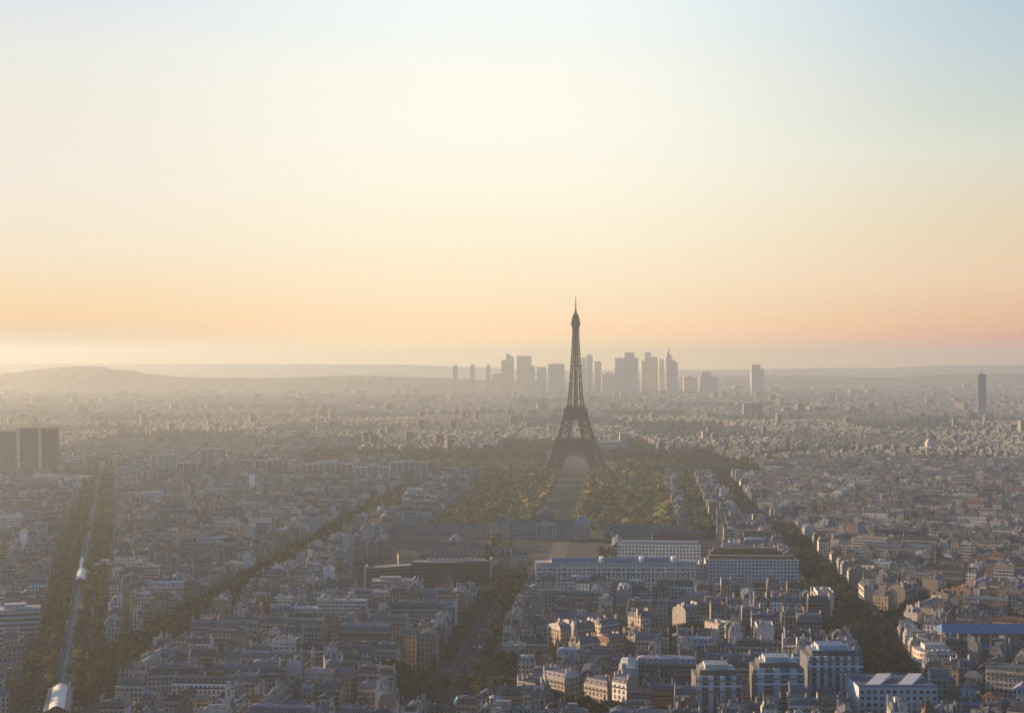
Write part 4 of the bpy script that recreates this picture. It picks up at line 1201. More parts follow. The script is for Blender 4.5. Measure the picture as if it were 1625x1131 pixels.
rc = random.Random(5); pick = lambda: rc.choice((0, 0, 0, 0, 1, 1, 2, 2, 3, 4))
for o, d, wh, gap in ((12.6, 1, 'in traffic on the road right of the viaduct', 10), (9.4, 1, 'in traffic on the road right of the viaduct', 17), (-12.4, -1, 'on the road left of the viaduct', 15)):
    y = 885 + rc.random() * 9
    while y < 1300:
        put_car(pick(), VIA(y) + o, y, VA + (0 if d > 0 else PI), wh); y += gap * rc.uniform(.75, 2.0)
for o, d in ((2.2, 1), (-2.0, -1), (7.1, 1)):
    y = 1010 + rc.random() * 20
    while y < 1380:
        put_car(pick(), CEN(y) + o, y, -.074 + (0 if d > 0 else PI), 'on the dark central avenue'); y += rc.uniform(14, 45)
for k in range(7):
    a = rc.uniform(0, 6.28); put_car(pick(), PLAZA[0] + 26 * math.cos(a), PLAZA[1] + 26 * math.sin(a), a, 'circling the tree-ringed roundabout', .085)
for x, y in ((-38, 962), (-28, 938), (-24, 918), (-50, 905), (-18, 955)): put_car(pick(), x, y, rc.uniform(-.4, .4), 'crossing the square at the avenue end', .085)

# ------------------------------------------------------------------ trees
GREENS = [('dark green', (.021, .030, .016)), ('olive', (.036, .042, .018)), ('rusty brown', (.050, .036, .018)), ('ochre', (.115, .10, .028))]
def crown_quads(seed, n, R, rz, zc, size):
    r = np.random.RandomState(seed); V = []
    lob = r.normal(size=(7, 3)); lob /= np.linalg.norm(lob, axis=1)[:, None]; lob *= np.array((R * .55, R * .55, rz * .5)); lr = r.uniform(.45, .7, 7)
    for k in range(n):
        i = r.randint(8); d = r.normal(size=3); d /= np.linalg.norm(d); q = r.uniform(.55, 1.0) ** .5
        c = d * q * np.array((R, R, rz)) * (.72 if i == 7 else lr[i]) + (0 if i == 7 else lob[i])
        u = r.normal(size=3); u /= np.linalg.norm(u); w = np.cross(u, r.normal(size=3)); w /= np.linalg.norm(w)
        s = size * r.uniform(.6, 1.3)
        V.append([c - u * s, c - w * s * .6, c + u * s, c + w * s * .6])
    V = np.array(V); V[:, :, 2] += zc
    return V
def crown_mesh(seed, tint):
    V = crown_quads(seed, 300, 4.3, 4.6, 8.6, .85)
    r = np.random.RandomState(seed); t = np.array(tint)[None] * r.uniform(.6, 1.5, (len(V), 1))
    return quads_mesh('crown', V, t, np.zeros(len(V)), [M_leaf])
def trunk_mesh(seed):
    b = MB(); r = random.Random(seed); n = 6; rings = [(0, .34), (2.2, .24), (5.0, .2), (8.5, .1)]
    for (z0, r0), (z1, r1) in zip(rings[:-1], rings[1:]):
        for k in range(n):
            a, c = 2 * PI * k / n, 2 * PI * (k + 1) / n
            b.poly([(r0 * math.cos(a), r0 * math.sin(a), z0), (r0 * math.cos(c), r0 * math.sin(c), z0), (r1 * math.cos(c), r1 * math.sin(c), z1), (r1 * math.cos(a), r1 * math.sin(a), z1)], M_bark)
    for k in range(5):
        a = 2 * PI * k / 5 + r.random(); b.bar((0, 0, 3.2 + .6 * k), (2.4 * math.cos(a), 2.4 * math.sin(a), 6.6 + .7 * k), .13, M_bark)
    return b.mesh('trunk')
CROWNS = {g[0]: [crown_mesh(10 * i + k, tuple(c * (.7, 1.05, 1.6)[k] for c in g[1])) for k in range(3)] for i, g in enumerate(GREENS)}
TRUNKS = [trunk_mesh(k) for k in range(3)]
rt_ = random.Random(21)
TREES = []   # (x, y, where, scale, colour)
def tree_row(fx, y0, y1, o, gap, where, w=(6, 3, 1, .4)):
    y = y0
    while y < y1:
        y += gap * rt_.uniform(.85, 1.2)
        TREES.append((fx(y) + o + rt_.uniform(-.8, .8), y, where, rt_.uniform(.6, 1.3), rt_.choices(range(4), w)[0]))
for o in (-20, -8.2): tree_row(VIA, 860, 2700, o, 8.5, 'beside the viaduct')
for o in (8.0, 19.5): tree_row(VIA, 890, 2700, o, 8.5, 'beside the viaduct', (4, 3, 3, .5))
for o in (-15, -7.5, 0, 7.5, 15): tree_row(SUF, 935 + abs(o), 2350, o, 8.3, 'filling the planted boulevard', (8, 3, 1, .12))
for o in (-13, 12.5): tree_row(CEN, 1010, 1240, o, 9, 'along the central avenue', (8, 2, 0, 0))
for o in (-14, -6, 6, 13): tree_row(CEN, 1240, 1400, o, 8, 'along the central avenue', (5, 5, 0, .3))
for o in (-13, -5, 4, 12.5): tree_row(BOS, 1165, 1790, o, 8.3, 'on the avenue beyond the roundabout', (8, 3, .4, .1)); tree_row(BOS, 1890, 3100, o, 8.3, 'on the avenue beyond the roundabout', (8, 3, .4, .1))
for o in (-10.5, -3, 4, 10.5): tree_row(BOU, 1700, 2820, o, 8.5, 'on the shady avenue beside the park', (8, 2, .3, .1))
def seg_trees(p, q, o, gap, where, w):
    L = math.hypot(q[0] - p[0], q[1] - p[1]); a = math.atan2(q[1] - p[1], q[0] - p[0]); t = 12
    while t < L - 4:
        TREES.append((p[0] + math.cos(a) * t - math.sin(a) * o, p[1] + math.sin(a) * t + math.cos(a) * o, where, rt_.uniform(.8, 1.2), rt_.choices(range(4), w)[0])); t += gap * rt_.uniform(.85, 1.2)
for (p, q), hw in SEGS:
    for o in (-hw + 4, hw - 4): seg_trees(p, q, o, 9, 'along a side street off the square' if p != PLAZA else 'along a street off the roundabout', (7, 3, 1, .2))
for o in (-2, 4): seg_trees(*S7a, o, 9, 'along a side street off the square', (6, 2, 2, .2))
for o in (-9, -2, 6): seg_trees(*S8, o, 9, 'along a street off the roundabout', (4, 4, 2.5, .6))
for k in range(26):
    a = 2 * PI * k / 26; TREES.append((PLAZA[0] + 36 * math.cos(a), PLAZA[1] + 36 * math.sin(a), 'ringing the roundabout', rt_.uniform(.9, 1.2), rt_.choices(range(4), (6, 4, 2, .2))[0]))
for k in range(34):
    x, y = SQUARE[0] + rt_.uniform(-48, -2), SQUARE[1] + rt_.uniform(-30, 30)
    TREES.append((x, y, 'massed on the square at the avenue end', rt_.uniform(.9, 1.2), rt_.choices(range(4), (7, 2, 1, 0))[0]))
for k in range(24): TREES.append((rt_.uniform(-26, 16), rt_.uniform(1390, 1490), 'around the parade ground', rt_.uniform(.8, 1.2), rt_.choices(range(4), (4, 5, .4, .5))[0]))
for k in range(60):
    a_, c_ = rt_.uniform(-250, -10), rt_.choice((-60, -52, 66, 76, 90, -40)) + rt_.uniform(-4, 4); x_, y_ = axis_pt(a_, c_); TREES.append((x_, y_, 'in the school forecourt', rt_.uniform(.6, 1.0), rt_.choices(range(4), (5, 5, .5, .8))[0]))
for k in range(40): TREES.append((rt_.uniform(-150, -40), rt_.uniform(1372, 1480), 'in the garden behind the curved office', rt_.uniform(.6, 1.0), rt_.choices(range(4), (4, 5, .4, 1))[0]))
for x, y in COURT_TREES: TREES.append((x, y, 'in a courtyard', rt_.uniform(.55, .95), rt_.choices(range(4), (6, 3, 1.5, .5))[0]))
def in_house(x, y):
    i, j = int((y - GY0) / RES), int((x - GX0) / RES)
    return 0 <= i < OCC.shape[0] and 0 <= j < OCC.shape[1] and OCC[i, j] == 2
TREES = [t for t in TREES if seen(t[0], t[1], 12) and not in_house(t[0], t[1])]
# park and riverside trees
FAR = []
def scatter(n, fn, w, s0=.8, s1=1.3):
    for k in range(n):
        x, y = fn(); FAR.append((x, y, rt_.uniform(s0, s1), rt_.choices(range(4), w)[0]))
def ax(a0, a1, c0, c1): return lambda: axis_pt(rt_.uniform(a0, a1), rt_.uniform(c0, c1))
scatter(560, ax(62, 1000, -148, -29), (6, 7, .8, .8)); scatter(600, ax(62, 1000, 29, 150), (5, 6, 2, .9)); scatter(150, ax(60, 900, -32, -27), (2, 4, 2, 2)); scatter(150, ax(60, 900, 27, 32), (2, 4, 3, 2))
scatter(60, ax(60, 330, 128, 142), (0, 1, 0, 5))
scatter(700, ax(940, 1220, -330, -75), (7, 3, .5, .3)); scatter(700, ax(940, 1240, 75, 330), (7, 4, .6, .3))
scatter(900, lambda: (rt_.uniform(-420, 70), rt_.uniform(2960, 3260)), (8, 3, .2, 0)); scatter(500, lambda: (rt_.uniform(190, 430), rt_.uniform(2950, 3250)), (7, 4, .6, .2))
scatter(400, lambda: (rt_.uniform(-20, 330), rt_.uniform(3330, 3600)), (6, 5, .5, .2))
scatter(900, lambda: ((lambda t: (520 + 620 * t + rt_.uniform(-30, 30), 3050 + 160 * math.sin(t * 5) + rt_.uniform(-50, 60)))(rt_.random())), (8, 3, 1, .2))
for k in range(60):   # small squares and gardens
    cx_, cy_ = rt_.uniform(-.34, .34), rt_.uniform(1500, 5200); cx_ *= cy_; R_ = rt_.uniform(14, 40)
    if cy_ < 3100 and -250 < cx_ < 330: continue
    scatter(int(R_ * 1.1), lambda: (cx_ + rt_.gauss(0, R_), cy_ + rt_.gauss(0, R_ * .6)), (7, 4, 1, .4))
FAR = [f for f in FAR if seen(f[0], f[1], 20) and not in_house(f[0], f[1]) and math.hypot(f[0] - TOWER[0], f[1] - TOWER[1]) > 66]
near_sorted = sorted(range(len(TREES)), key=lambda i: TREES[i][1])
indiv = near_sorted[:298]
def plant(i):
    x, y, where, s, c = TREES[i]; cn = GREENS[c][0]
    z = .1
    root = empty('street_tree', (x, y, 0), rt_.uniform(0, 6.28)); root.scale = (s, s, s * rt_.uniform(.9, 1.15))
    tag(root, f'{cn} bushy street tree {where}', 'tree', f'{cn} street trees {where}')
    place('trunk', TRUNKS[i % 3], root); place('crown', CROWNS[cn][i % 3], root)
for i in indiv: plant(i)
PROTO = [crown_quads(200 + k, 80, 4.3, 4.4, 8.2, 1.35) for k in range(5)]; PROTO2 = [crown_quads(300 + k, 34, 4.4, 4.2, 8.0, 2.2) for k in range(4)]
V, T = [], []
nr = np.random.RandomState(4)
for x, y, s, c in [(t[0], t[1], t[3], t[4]) for t in (TREES[i] for i in near_sorted[298:])] + FAR:
    P = PROTO[nr.randint(5)] if y < 2000 else PROTO2[nr.randint(4)]
    a = nr.uniform(0, 6.28); ca, sa = math.cos(a), math.sin(a)
    Q = P * s; X = Q[..., 0] * ca - Q[..., 1] * sa + x; Y_ = Q[..., 0] * sa + Q[..., 1] * ca + y
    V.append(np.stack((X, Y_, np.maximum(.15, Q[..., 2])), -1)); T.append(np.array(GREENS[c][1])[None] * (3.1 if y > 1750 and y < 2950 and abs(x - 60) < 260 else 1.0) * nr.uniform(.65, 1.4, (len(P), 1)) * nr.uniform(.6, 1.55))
V = np.concatenate(V); T = np.concatenate(T)
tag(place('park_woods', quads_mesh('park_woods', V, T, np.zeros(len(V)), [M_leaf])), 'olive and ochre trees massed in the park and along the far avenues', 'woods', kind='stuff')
print('trees', len(TREES), len(FAR), 'last individual y', TREES[indiv[-1]][1])

# ------------------------------------------------------------------ the iron tower
et = empty('iron_lattice_tower', (TOWER[0], TOWER[1], 0), -AXA - .02)
tag(et, 'tall brown wrought-iron lattice tower with three platforms standing over the park', 'tower')
def interp(tab, z):
    for (z0, v0), (z1, v1) in zip(tab[:-1], tab[1:]):
        if z <= z1: return v0 + (v1 - v0) * (z - z0) / (z1 - z0)
    return tab[-1][1]
WO = [(0, 58.5), (20, 49.0), (40, 41.0), (57, 35.5), (75, 29.0), (95, 23.2), (115, 19.4)]
WI = [(0, 31.0), (20, 25.4), (40, 19.4), (57, 14.6), (75, 10.9), (95, 7.4), (115, 5.0)]
def lattice(b, corners, w_chord, w_brace, sub=1):
    """CORNERS: list of rings (each 4 points in order); chords along the corners, X braces and rings between."""
    for R0, R1 in zip(corners[:-1], corners[1:]):
        for k in range(4):
            j = (k + 1) % 4
            b.bar(R0[k], R1[k], w_chord, M_ironwork)
            b.bar(R1[k], R1[j], w_brace, M_ironwork)
            A, B_, C_, D_ = (np.array(p, float) for p in (R0[k], R0[j], R1[j], R1[k]))
            for m in range(sub):
                f0, f1 = m / sub, (m + 1) / sub
                b.bar(A + (B_ - A) * f0, D_ + (C_ - D_) * f1, w_brace, M_ironwork); b.bar(A + (B_ - A) * f1, D_ + (C_ - D_) * f0, w_brace, M_ironwork)
def leg_rings(sx_, sy_, zs):
    out = []
    for z in zs:
        o, i = interp(WO, z), interp(WI, z)
        out.append([(sx_ * i, sy_ * i, z), (sx_ * o, sy_ * i, z), (sx_ * o, sy_ * o, z), (sx_ * i, sy_ * o, z)])
    return out
for sx_ in (-1, 1):
    for sy_ in (-1, 1):
        b = MB(); lattice(b, leg_rings(sx_, sy_, [3, 14, 25, 36, 47, 56]), 1.8, .8, 2); lower = b.build('leg', et)
        b = MB()
        for o in (32.0, 57.5):
            for p in (32.0, 57.5): b.box(sx_ * o - 3.4, sx_ * o + 3.4, sy_ * p - 3.4, sy_ * p + 3.4, 0, 4, M_concrete)
        b.build('masonry_base', lower)
        b = MB(); lattice(b, leg_rings(sx_, sy_, [62, 74, 86, 97, 105, 113]), 1.4, .65, 2); b.build('upper_leg', et)
for k in range(4):
    b = MB(); a = PI / 2 * k; c, s_ = math.cos(a), math.sin(a); rot = lambda x, y, z: (c * x - s_ * y, s_ * x + c * y, z)
    n = 22; inner, outer = [], []
    for i in range(n + 1):
        t = PI * i / n; x = 31 * math.cos(t); z = 6 + 29 * math.sin(t); y = -interp(WO, z) + 1.5
        inner.append(rot(x, y, z)); outer.append(rot(x * 1.12, y + .3, 6 + 34 * math.sin(t)))
    for i in range(n):
        b.bar(inner[i], inner[i + 1], 1.5, M_ironwork); b.bar(outer[i], outer[i + 1], 1.3, M_ironwork); b.bar(inner[i], outer[i + 1], .7, M_ironwork); b.bar(outer[i], inner[i + 1], .7, M_ironwork)
    for i in range(3, n - 2):
        x, y, z = outer[i]; b.bar(outer[i], rot(34.7 * math.cos(PI * i / n), -36.0, 53.5), 1.0, M_ironwork); b.bar(outer[i], rot(34.7 * math.cos(PI * (i + 1) / n), -36.0, 53.5), .6, M_ironwork)
    b.build('arch', et)
def ring(b, w_out, w_in, z0, z1, m=M_ironwork):
    for x0, x1, y0, y1 in ((-w_out, w_out, -w_out, -w_in), (-w_out, w_out, w_in, w_out), (-w_out, -w_in, -w_in, w_in), (w_in, w_out, -w_in, w_in)):
        b.box(x0, x1, y0, y1, z0, z1, m, bottom=True)
b = MB(); ring(b, 36.0, 14, 52.0, 58.0); ring(b, 37.6, 36.1, 55.8, 57.2)
ring(b, 33, 15.5, 58.0, 63.0)
for k in range(4):
    a = PI / 2 * k; c, s_ = math.cos(a), math.sin(a)
    for i in range(25):
        x = -36 + 3 * i; p = (c * x + s_ * 37.2, s_ * x - c * 37.2); b.bar((*p, 57.2), (*p, 61.0), .5, M_ironwork)
    b.bar((c * -37.2 + s_ * 37.2, s_ * -37.2 - c * 37.2, 61), (c * 37.2 + s_ * 37.2, s_ * 37.2 - c * 37.2, 61), .6, M_ironwork)
b.build('first_platform', et)
b = MB()
for k in range(4):
    a = PI / 2 * k; c, s_ = math.cos(a), math.sin(a)
    for i in range(14):
        x0 = -21 + 3 * i; 
        for p0, p1 in (((x0, 97), (x0 + 3, 113)), ((x0 + 3, 97), (x0, 113)), ((x0, 97), (x0, 113)), ((x0, 97), (x0 + 3, 97))):
            w0, w1 = interp(WO, p0[1]) - .5, interp(WO, p1[1]) - .5; f0 = w0 / 23.2; f1 = w1 / 23.2
            b.bar((c * p0[0] * f0 + s_ * w0, s_ * p0[0] * f0 - c * w0, p0[1]), (c * p1[0] * f1 + s_ * w1, s_ * p1[0] * f1 - c * w1, p1[1]), 1.0, M_ironwork)
b.build('belt_truss', et)
b = MB(); ring(b, 20.4, 6, 113.0, 117.0); ring(b, 21.6, 20.5, 114.2, 115.6); ring(b, 17.5, 5, 117.0, 121.0); ring(b, 18.6, 17.6, 120.6, 121.6)
for i in range(15):
    x = -21.2 + 42.4 * i / 14
    for y in (-21.2, 21.2): b.bar((x, y, 115.6), (x, y, 118.2), .35, M_ironwork); b.bar((y, x, 115.6), (y, x, 118.2), .35, M_ironwork)
b.build('second_platform', et)
US = [(118, 15.6), (140, 13.0), (165, 10.8), (196, 8.9), (225, 7.3), (250, 6.1), (276, 5.2)]
def shaft_rings(zs): return [[(-interp(US, z), -interp(US, z), z), (interp(US, z), -interp(US, z), z), (interp(US, z), interp(US, z), z), (-interp(US, z), interp(US, z), z)] for z in zs]
zs = [118]; 
while zs[-1] < 270: zs.append(zs[-1] + interp(US, zs[-1]) * .78)
zs[-1] = 274
b = MB()
for sx_ in (-1, 1):
    for sy_ in (-1, 1):
        rings = []
        for z in zs:
            o = interp(US, z); i = o * (.60 if z < 196 else .52)
            rings.append([(sx_ * i, sy_ * i, z), (sx_ * o, sy_ * i, z), (sx_ * o, sy_ * o, z), (sx_ * i, sy_ * o, z)])
        q = MB(); lattice(q, rings, .78, .42, 1); q.build('shaft_leg', et)
lattice(b, shaft_rings(zs[::2] + [274]), .6, .36, 1); b.build('shaft_bracing', et)
b = MB()
core = [[(-w, -w, z), (w, -w, z), (w, w, z), (-w, w, z)] for z, w in ((z, min(3.3, interp(US, z) * .4)) for z in np.linspace(121, 274, 34))]
lattice(b, core, .8, .5, 2); b.box(-1.5, 1.5, -1.5, 1.5, 121, 274, M_ironwork); b.build('lift_shaft', et)
b = MB(); ring(b, 9.7, 7.6, 195, 197.0); b.build('intermediate_platform', et)
b = MB()
def frus(b, z0, w0, z1, w1):
    for k in range(4):
        a = PI / 2 * k; c, s_ = math.cos(a), math.sin(a); R2 = lambda x, y: (c * x - s_ * y, s_ * x + c * y)
        b.poly([(*R2(-w0, -w0), z0), (*R2(w0, -w0), z0), (*R2(w1, -w1), z1), (*R2(-w1, -w1), z1)], M_ironwork)
frus(b, 262, 5.3, 273, 8.2); frus(b, 273, 8.2, 277.5, 8.2); frus(b, 277.5, 8.2, 277.6, 0); b.box(-6.4, 6.4, -6.4, 6.4, 277.6, 283.5, M_ironwork); ring(b, 7.6, 6.5, 281, 283)
b.build('top_platform', et)
b = MB(); frus(b, 283.5, 5.8, 287, 5.4); frus(b, 287, 5.4, 290.5, 4.2); frus(b, 290.5, 4.2, 293, 2.2); frus(b, 293, 2.2, 299, 1.7); frus(b, 299, 1.7, 299.1, 0); b.build('cupola', et)
b = MB(); b.bar((0, 0, 299), (0, 0, 311), 1.9, M_ironwork); b.bar((0, 0, 311), (0, 0, 324), 1.0, M_ironwork)
for z in (302, 306, 310, 315): b.bar((-1.8, 0, z), (1.8, 0, z), .6, M_ironwork); b.bar((0, -1.8, z), (0, 1.8, z), .6, M_ironwork)
b.build('antenna', et)

# palace wings beyond the river
for lab, x0, x1, yt in (('pale palace pavilion to the right behind the iron tower', 984, 996, 688), ('curved pale palace wing behind the tower, nearest the tower foot', 945, 982, 701)):
    Y = 3320; xa, xb = (x0 - 812.5) / F * Y, (x1 - 812.5) / F * Y; z = H - (yt - 570) / F * Y
    r = empty('palace_wing', ((xa + xb) / 2, Y, 0)); tag(r, lab, 'palace', 'palace wings across the river'); W = xb - xa
    b = MB(); b.box(-W / 2, W / 2, 0, 22, 0, z, M_facade, (.56, .53, .47), top=M_flat, ttint=(.42, .4, .37)); b.build('wall', r)
    b = MB(); b.box(-W / 2 - .8, W / 2 + .8, -.8, 22.8, z, z + 1.6, M_stone, (.6, .57, .5), bottom=True); b.build('cornice', r)
# small domed church catching the sun on the right
ch = empty('domed_church', (903, 3230, 0)); tag(ch, 'small pale domed church catching the light right of the far woods', 'church')
b = MB(); b.box(-15, 15, 0, 40, 0, 18, M_stone, (.55, .5, .42), top=M_roof, ttint=(.3, .3, .3)); b.build('nave', ch)
b = MB(); n = 12
for (r0, z0), (r1, z1) in zip([(8, 18), (8, 26), (7, 30), (4.5, 33), (1, 36), (.6, 40)][:-1], [(8, 18), (8, 26), (7, 30), (4.5, 33), (1, 36), (.6, 40)][1:]):
    for k in range(n):
        a, c = 2 * PI * k / n, 2 * PI * (k + 1) / n
        b.poly([(r0 * math.cos(a), 18 + r0 * math.sin(a), z0), (r0 * math.cos(c), 18 + r0 * math.sin(c), z0), (r1 * math.cos(c), 18 + r1 * math.sin(c), z1), (r1 * math.cos(a), 18 + r1 * math.sin(a), z1)], M_stone, (.6, .56, .48))
b.build('dome', ch)

# ------------------------------------------------------------------ far towers
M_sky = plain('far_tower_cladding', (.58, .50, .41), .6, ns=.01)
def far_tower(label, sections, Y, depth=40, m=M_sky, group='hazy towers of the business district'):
    """SECTIONS: [(px0, px1, py_top or (py_left, py_right))] in photo pixels, each a part."""
    c = sum(s[0] + s[1] for s in sections) / 2 / len(sections)
    X = (c - 812.5) / F * Y
    r = empty('skyscraper', (X, Y, 0)); tag(r, label, 'skyscraper', group)
    for i, (a, e, t) in enumerate(sections):
        tl, tr_ = t if isinstance(t, tuple) else (t, t)
        x0, x1 = (a - 812.5) / F * Y - X, (e - 812.5) / F * Y - X; zl, zr = H - (tl - 570) / F * Y, H - (tr_ - 570) / F * Y
        y0 = i * 3.0; y1 = depth - i * 3.0
        b = MB()
        b.poly([(x0, y0, 0), (x1, y0, 0), (x1, y0, zr), (x0, y0, zl)], m); b.poly([(x1, y1, 0), (x0, y1, 0), (x0, y1, zl), (x1, y1, zr)], m)
        b.poly([(x1, y0, 0), (x1, y1, 0), (x1, y1, zr), (x1, y0, zr)], m); b.poly([(x0, y1, 0), (x0, y0, 0), (x0, y0, zl), (x0, y1, zl)], m)
        b.poly([(x0, y0, zl), (x1, y0, zr), (x1, y1, zr), (x0, y1, zl)], m)
        b.build('tower_shaft' if i == 0 else 'tower_crown', r)
        # floor lines as a shallow rib set on the front
    return r
YD = 8600
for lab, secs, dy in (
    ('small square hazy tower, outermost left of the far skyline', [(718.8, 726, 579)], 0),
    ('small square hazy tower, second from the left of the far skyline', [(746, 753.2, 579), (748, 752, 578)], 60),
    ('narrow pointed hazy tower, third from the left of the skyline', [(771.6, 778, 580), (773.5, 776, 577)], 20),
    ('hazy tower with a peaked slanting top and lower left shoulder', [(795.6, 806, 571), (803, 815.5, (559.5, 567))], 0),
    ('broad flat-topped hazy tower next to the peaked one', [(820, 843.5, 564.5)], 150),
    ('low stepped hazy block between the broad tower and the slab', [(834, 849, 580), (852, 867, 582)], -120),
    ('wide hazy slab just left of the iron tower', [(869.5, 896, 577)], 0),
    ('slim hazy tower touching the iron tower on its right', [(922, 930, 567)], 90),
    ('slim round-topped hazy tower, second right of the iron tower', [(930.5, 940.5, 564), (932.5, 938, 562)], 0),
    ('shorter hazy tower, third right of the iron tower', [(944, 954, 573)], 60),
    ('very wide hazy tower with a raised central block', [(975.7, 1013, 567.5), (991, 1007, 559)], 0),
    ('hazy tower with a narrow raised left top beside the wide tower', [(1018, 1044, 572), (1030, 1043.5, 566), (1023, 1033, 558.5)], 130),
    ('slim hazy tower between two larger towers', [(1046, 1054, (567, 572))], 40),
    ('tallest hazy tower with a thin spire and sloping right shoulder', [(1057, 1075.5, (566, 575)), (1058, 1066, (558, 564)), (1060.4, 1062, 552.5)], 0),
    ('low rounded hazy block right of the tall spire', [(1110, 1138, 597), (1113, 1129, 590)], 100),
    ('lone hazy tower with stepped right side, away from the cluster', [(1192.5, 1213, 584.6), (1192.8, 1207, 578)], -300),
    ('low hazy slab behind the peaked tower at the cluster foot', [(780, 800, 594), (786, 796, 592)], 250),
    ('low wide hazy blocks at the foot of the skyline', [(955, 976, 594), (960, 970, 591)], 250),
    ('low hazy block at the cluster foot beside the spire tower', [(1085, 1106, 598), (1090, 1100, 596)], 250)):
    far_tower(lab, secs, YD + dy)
Y = 5200; x0, x1 = (1550.5 - 812.5) / F * Y, (1566.5 - 812.5) / F * Y; z = H - (594 - 570) / F * Y
r = empty('hotel_tower', ((x0 + x1) / 2, Y, 0), -.25); tag(r, 'lone dark slender high-rise at the right edge of the city', 'tower block'); W = x1 - x0
b = MB(); b.box(-W / 2 * .82, W / 2 * .82, 0, 22, 0, z - 5, M_grid, (.34, .33, .38), top=M_flat, ttint=(.2, .2, .2)); b.build('wall', r)
b = MB(); b.box(-W / 2 * .84, W / 2 * .84, -.5, 22.5, z - 5, z, M_tower, bottom=True); b.build('crown_band', r)
b = MB(); b.box(-W * .16, W * .12, 6, 16, z, z + 5, M_tower); b.bar((0, 10, z + 5), (0, 10, z + 17), .9, M_tower); b.build('roof_mast', r)
b = MB(); b.box(-W * .9, W * 1.1, -14, 30, 0, 24, M_grid, (.3, .28, .27), top=M_flat, ttint=(.35, .34, .33)); b.build('podium', r)

# ------------------------------------------------------------------ hills
def ridge(name, Y, prof, depth, rough=4.0, seed=1):
    r = np.random.RandomState(seed); n = 160
    xs = np.linspace(prof[0][0], prof[-1][0], n); pr = np.interp(xs, [p[0] for p in prof], [p[1] for p in prof])
    X = (xs - 812.5) / F * Y; Z = H - (pr - 570) / F * Y
    Z = Z + np.convolve(r.normal(size=n), np.ones(4) / 4, 'same') * rough
    Z = np.maximum(Z, 2)
    fr = [(-depth, 0.0), (-depth * .6, .35), (-depth * .3, .72), (-depth * .1, .94), (0, 1.0), (depth * .4, .8), (depth, .0)]
    P = np.zeros((len(fr), n, 3))
    for i, (dy, k) in enumerate(fr):
        P[i, :, 0] = X; P[i, :, 1] = Y + dy + (r.normal(size=n) * 12 if 0 < k < 1 else 0); P[i, :, 2] = Z * k + (r.normal(size=n) * rough * .6 if 0 < k < 1 else 0) - (1.0 - k) * .5
    b = MB()
    V = np.stack([P[:-1, :-1], P[:-1, 1:], P[1:, 1:], P[1:, :-1]], 2).reshape(-1, 4, 3)
    V[..., 2] = np.maximum(V[..., 2], -.4)
    return tag(place(name, quads_mesh(name, V, np.ones((len(V), 3)), np.zeros(len(V)), [M_hill])), kind='structure')
ridge('wooded_hill', 9800, [(-220, 600), (0, 592.5), (30, 589), (60, 586), (90, 582.5), (117, 580.5), (165, 582), (176, 585.5), (205, 587), (232, 593), (270, 596), (285, 598.5), (420, 599.5), (470, 598.5), (560, 595.5), (640, 597), (700, 600), (790, 603), (900, 606)], 700, 2.2, 3)
ridge('far_hills', 17000, [(-600, 578), (100, 577), (300, 577.5), (500, 577.5), (620, 578.5), (720, 581), (900, 588), (1200, 586), (1300, 583), (1400, 584), (1480, 581), (1560, 579), (1800, 577)], 1200, 4, 5)
ridge('right_hills', 11500, [(1020, 606), (1110, 598), (1230, 595), (1300, 596.5), (1420, 599), (1500, 594), (1620, 592), (1900, 590)], 800, 3, 9)
ms_ = empty('hilltop_mast', ((117 - 812.5) / F * 9800, 9800, H - 10.5 / F * 9800 - 4)); tag(ms_, 'thin mast on the summit of the hazy wooded hill', 'mast')
b = MB(); b.bar((0, 0, 0), (0, 0, 18), 1.6, M_tower); b.build('pole', ms_)
b = MB(); b.box(-2.5, 2.5, -2.5, 2.5, 0, 5, M_concrete); b.build('base', ms_)

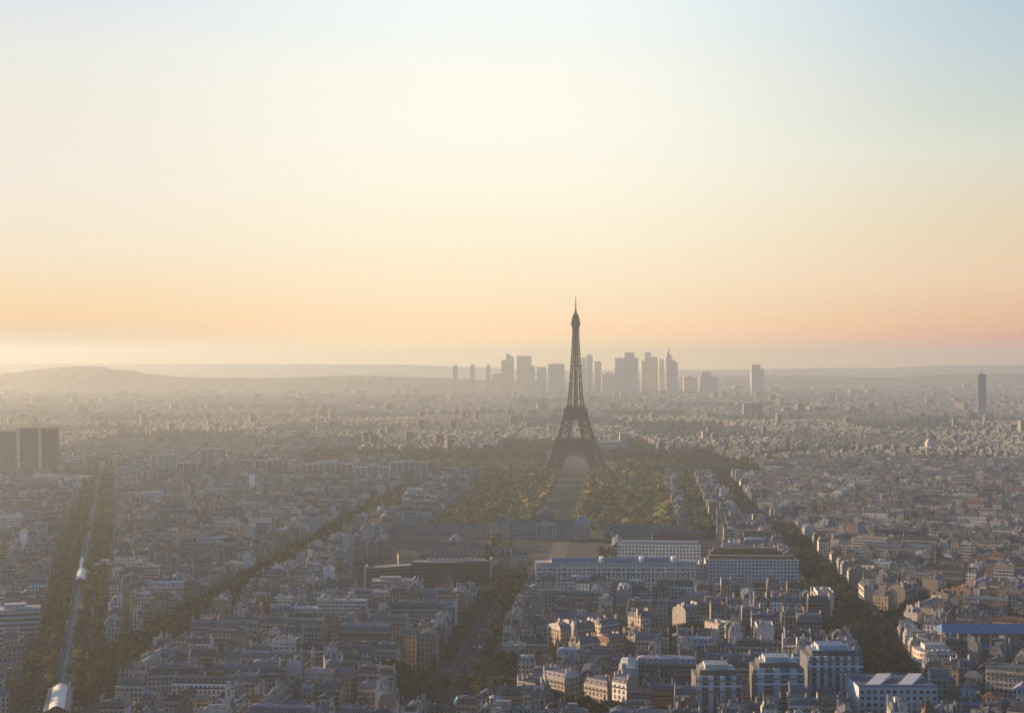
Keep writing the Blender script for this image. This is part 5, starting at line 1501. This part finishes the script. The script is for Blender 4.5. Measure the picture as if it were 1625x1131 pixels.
# ------------------------------------------------------------------ the far city, beyond what one could count
nr = np.random.RandomState(12)
def far_city(y0, y1, gap, wlo, whi, hlo, hhi, roofs=True):
    C = []
    yy = y0
    patch = {}
    while yy < y1:
        n = int(2 * .37 * yy / gap)
        for k in range(n):
            x = -.37 * yy + gap * (k + nr.uniform(.15, .85)); y = yy + nr.uniform(-.3, .3) * gap
            key = (int(x // 330), int(y // 330))
            if key not in patch: patch[key] = (nr.uniform(0, PI / 2), nr.uniform(.9, 1.1), nr.rand())
            C.append((x, y, patch[key][0], patch[key][1], patch[key][2]))
        yy += gap * .92
    C = np.array(C)
    keep = np.ones(len(C), bool)
    keep &= np.hypot(C[:, 0] - 117, C[:, 1] - 2750) > 150
    woods = ((C[:, 1] < 3270) & (C[:, 0] > -430) & (C[:, 0] < 440)) | ((C[:, 1] < 3620) & (C[:, 1] > 3270) & (C[:, 0] > -20) & (C[:, 0] < 330))
    band = (C[:, 0] > 500) & (C[:, 0] < 1150) & (np.abs(C[:, 1] - 3060 - 160 * np.sin((C[:, 0] - 520) / 620 * 5)) < 60)
    hot = (np.abs(C[:, 0] - 1630) < 55) & (np.abs(C[:, 1] - 5200) < 60)
    chu = (np.abs(C[:, 0] - 903) < 35) & (np.abs(C[:, 1] - 3245) < 45)
    keep &= ~(woods | band | hot | chu) & (nr.rand(len(C)) < .9) & (C[:, 4] > .06)
    C = C[keep]; n = len(C)
    W = nr.uniform(wlo, whi, n) / 2; D = nr.uniform(wlo * .7, whi * .7, n) / 2; Hh = nr.uniform(hlo, hhi, n) * C[:, 3]
    tall = nr.rand(n) < .012; Hh[tall] *= nr.uniform(1.5, 2.4, tall.sum()); 
    bt = nr.rand(n)
    pale = np.clip((C[:, 1:2] - 2900) / 2600, 0, 1)  # wall and roof tints pale with distance: haze put into the colour
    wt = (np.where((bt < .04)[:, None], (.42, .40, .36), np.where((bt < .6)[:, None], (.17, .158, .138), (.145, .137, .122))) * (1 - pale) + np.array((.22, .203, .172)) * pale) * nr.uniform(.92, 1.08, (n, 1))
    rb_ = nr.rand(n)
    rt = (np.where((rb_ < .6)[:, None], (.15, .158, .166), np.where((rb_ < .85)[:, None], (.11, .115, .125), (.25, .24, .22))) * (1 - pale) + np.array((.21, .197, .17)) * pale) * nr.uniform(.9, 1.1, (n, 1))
    c, s_ = np.cos(C[:, 2]), np.sin(C[:, 2])
    def P(lx, ly, z): return np.stack((C[:, 0] + c * lx - s_ * ly, C[:, 1] + s_ * lx + c * ly, z), -1)
    qs, ts, mi, uvs = [], [], [], []
    z0 = np.zeros(n)
    cr_ = [(-1, -1), (1, -1), (1, 1), (-1, 1)]
    for k in range(4):
        a, e = cr_[k], cr_[(k + 1) % 4]
        qs.append(np.stack((P(a[0] * W, a[1] * D, z0), P(e[0] * W, e[1] * D, z0), P(e[0] * W, e[1] * D, Hh), P(a[0] * W, a[1] * D, Hh)), 1)); ts.append(wt); mi.append(np.zeros(n))
        L = 2 * (W if k % 2 == 0 else D); uvs.append(np.stack((np.stack((z0, z0), -1), np.stack((L, z0), -1), np.stack((L, Hh), -1), np.stack((z0, Hh), -1)), 1))
    flat = nr.rand(n) < .7
    rh = np.where(flat | tall, .05, nr.uniform(2.5, 4.5, n)); f = np.where(flat | tall, .97, .45); g_ = np.where(flat | tall, .98, .6)
    for k in range(4):
        a, e = cr_[k], cr_[(k + 1) % 4]
        qs.append(np.stack((P(a[0] * W, a[1] * D, Hh), P(e[0] * W, e[1] * D, Hh), P(e[0] * W * g_, e[1] * D * f, Hh + rh), P(a[0] * W * g_, a[1] * D * f, Hh + rh)), 1)); ts.append(rt); mi.append(np.ones(n)); uvs.append(np.zeros((n, 4, 2)))
    qs.append(np.stack([P(a[0] * W * g_, a[1] * D * f, Hh + rh) for a in cr_], 1)); ts.append(rt * 1.1); mi.append(np.ones(n)); uvs.append(np.zeros((n, 4, 2)))
    if roofs:   # a chimney wall or roof hut on each
        o = nr.uniform(-.5, .5, n) * W
        for k in range(4):
            a, e = cr_[k], cr_[(k + 1) % 4]
            qs.append(np.stack((P(o + a[0] * .5, a[1] * D * .5, Hh), P(o + e[0] * .5, e[1] * D * .5, Hh), P(o + e[0] * .5, e[1] * D * .5, Hh + 4), P(o + a[0] * .5, a[1] * D * .5, Hh + 4)), 1)); ts.append(rt); mi.append(np.full(n, 2)); uvs.append(np.zeros((n, 4, 2)))
    return [np.concatenate(q) for q in (qs, ts, mi, uvs)]
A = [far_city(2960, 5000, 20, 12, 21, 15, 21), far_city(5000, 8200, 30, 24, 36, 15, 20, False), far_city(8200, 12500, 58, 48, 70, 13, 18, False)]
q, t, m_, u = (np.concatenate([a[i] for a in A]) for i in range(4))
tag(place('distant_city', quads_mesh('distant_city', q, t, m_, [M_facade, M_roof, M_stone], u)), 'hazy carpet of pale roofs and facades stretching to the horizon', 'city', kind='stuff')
print('far quads', len(q))
for r_, cn, van, used in CARS:
    if not used:
        for ch_ in list(r_.children): bpy.data.objects.remove(ch_)
        bpy.data.objects.remove(r_)

# ------------------------------------------------------------------ haze
hb = MB(); hb.box(-9500, 9500, -300, 20500, -1.0, 350.0, M_concrete, bottom=True)
hm = bpy.data.materials.new('evening_haze'); hm.use_nodes = True
ht = hm.node_tree; ht.nodes.clear()
pv = ht.nodes.new('ShaderNodeVolumePrincipled')
pv.inputs['Color'].default_value = HAZE_COLOR + (1,)
pv.inputs['Density'].default_value = HAZE_DENSITY
pv.inputs['Anisotropy'].default_value = HAZE_G
pv.inputs['Density Attribute'].default_value = ''
ho = ht.nodes.new('ShaderNodeOutputMaterial'); ht.links.new(pv.outputs[0], ho.inputs['Volume'])
hb.mats[0] = hm
tag(hb.build('haze'), 'warm evening haze lying over the whole city', 'haze', kind='stuff')
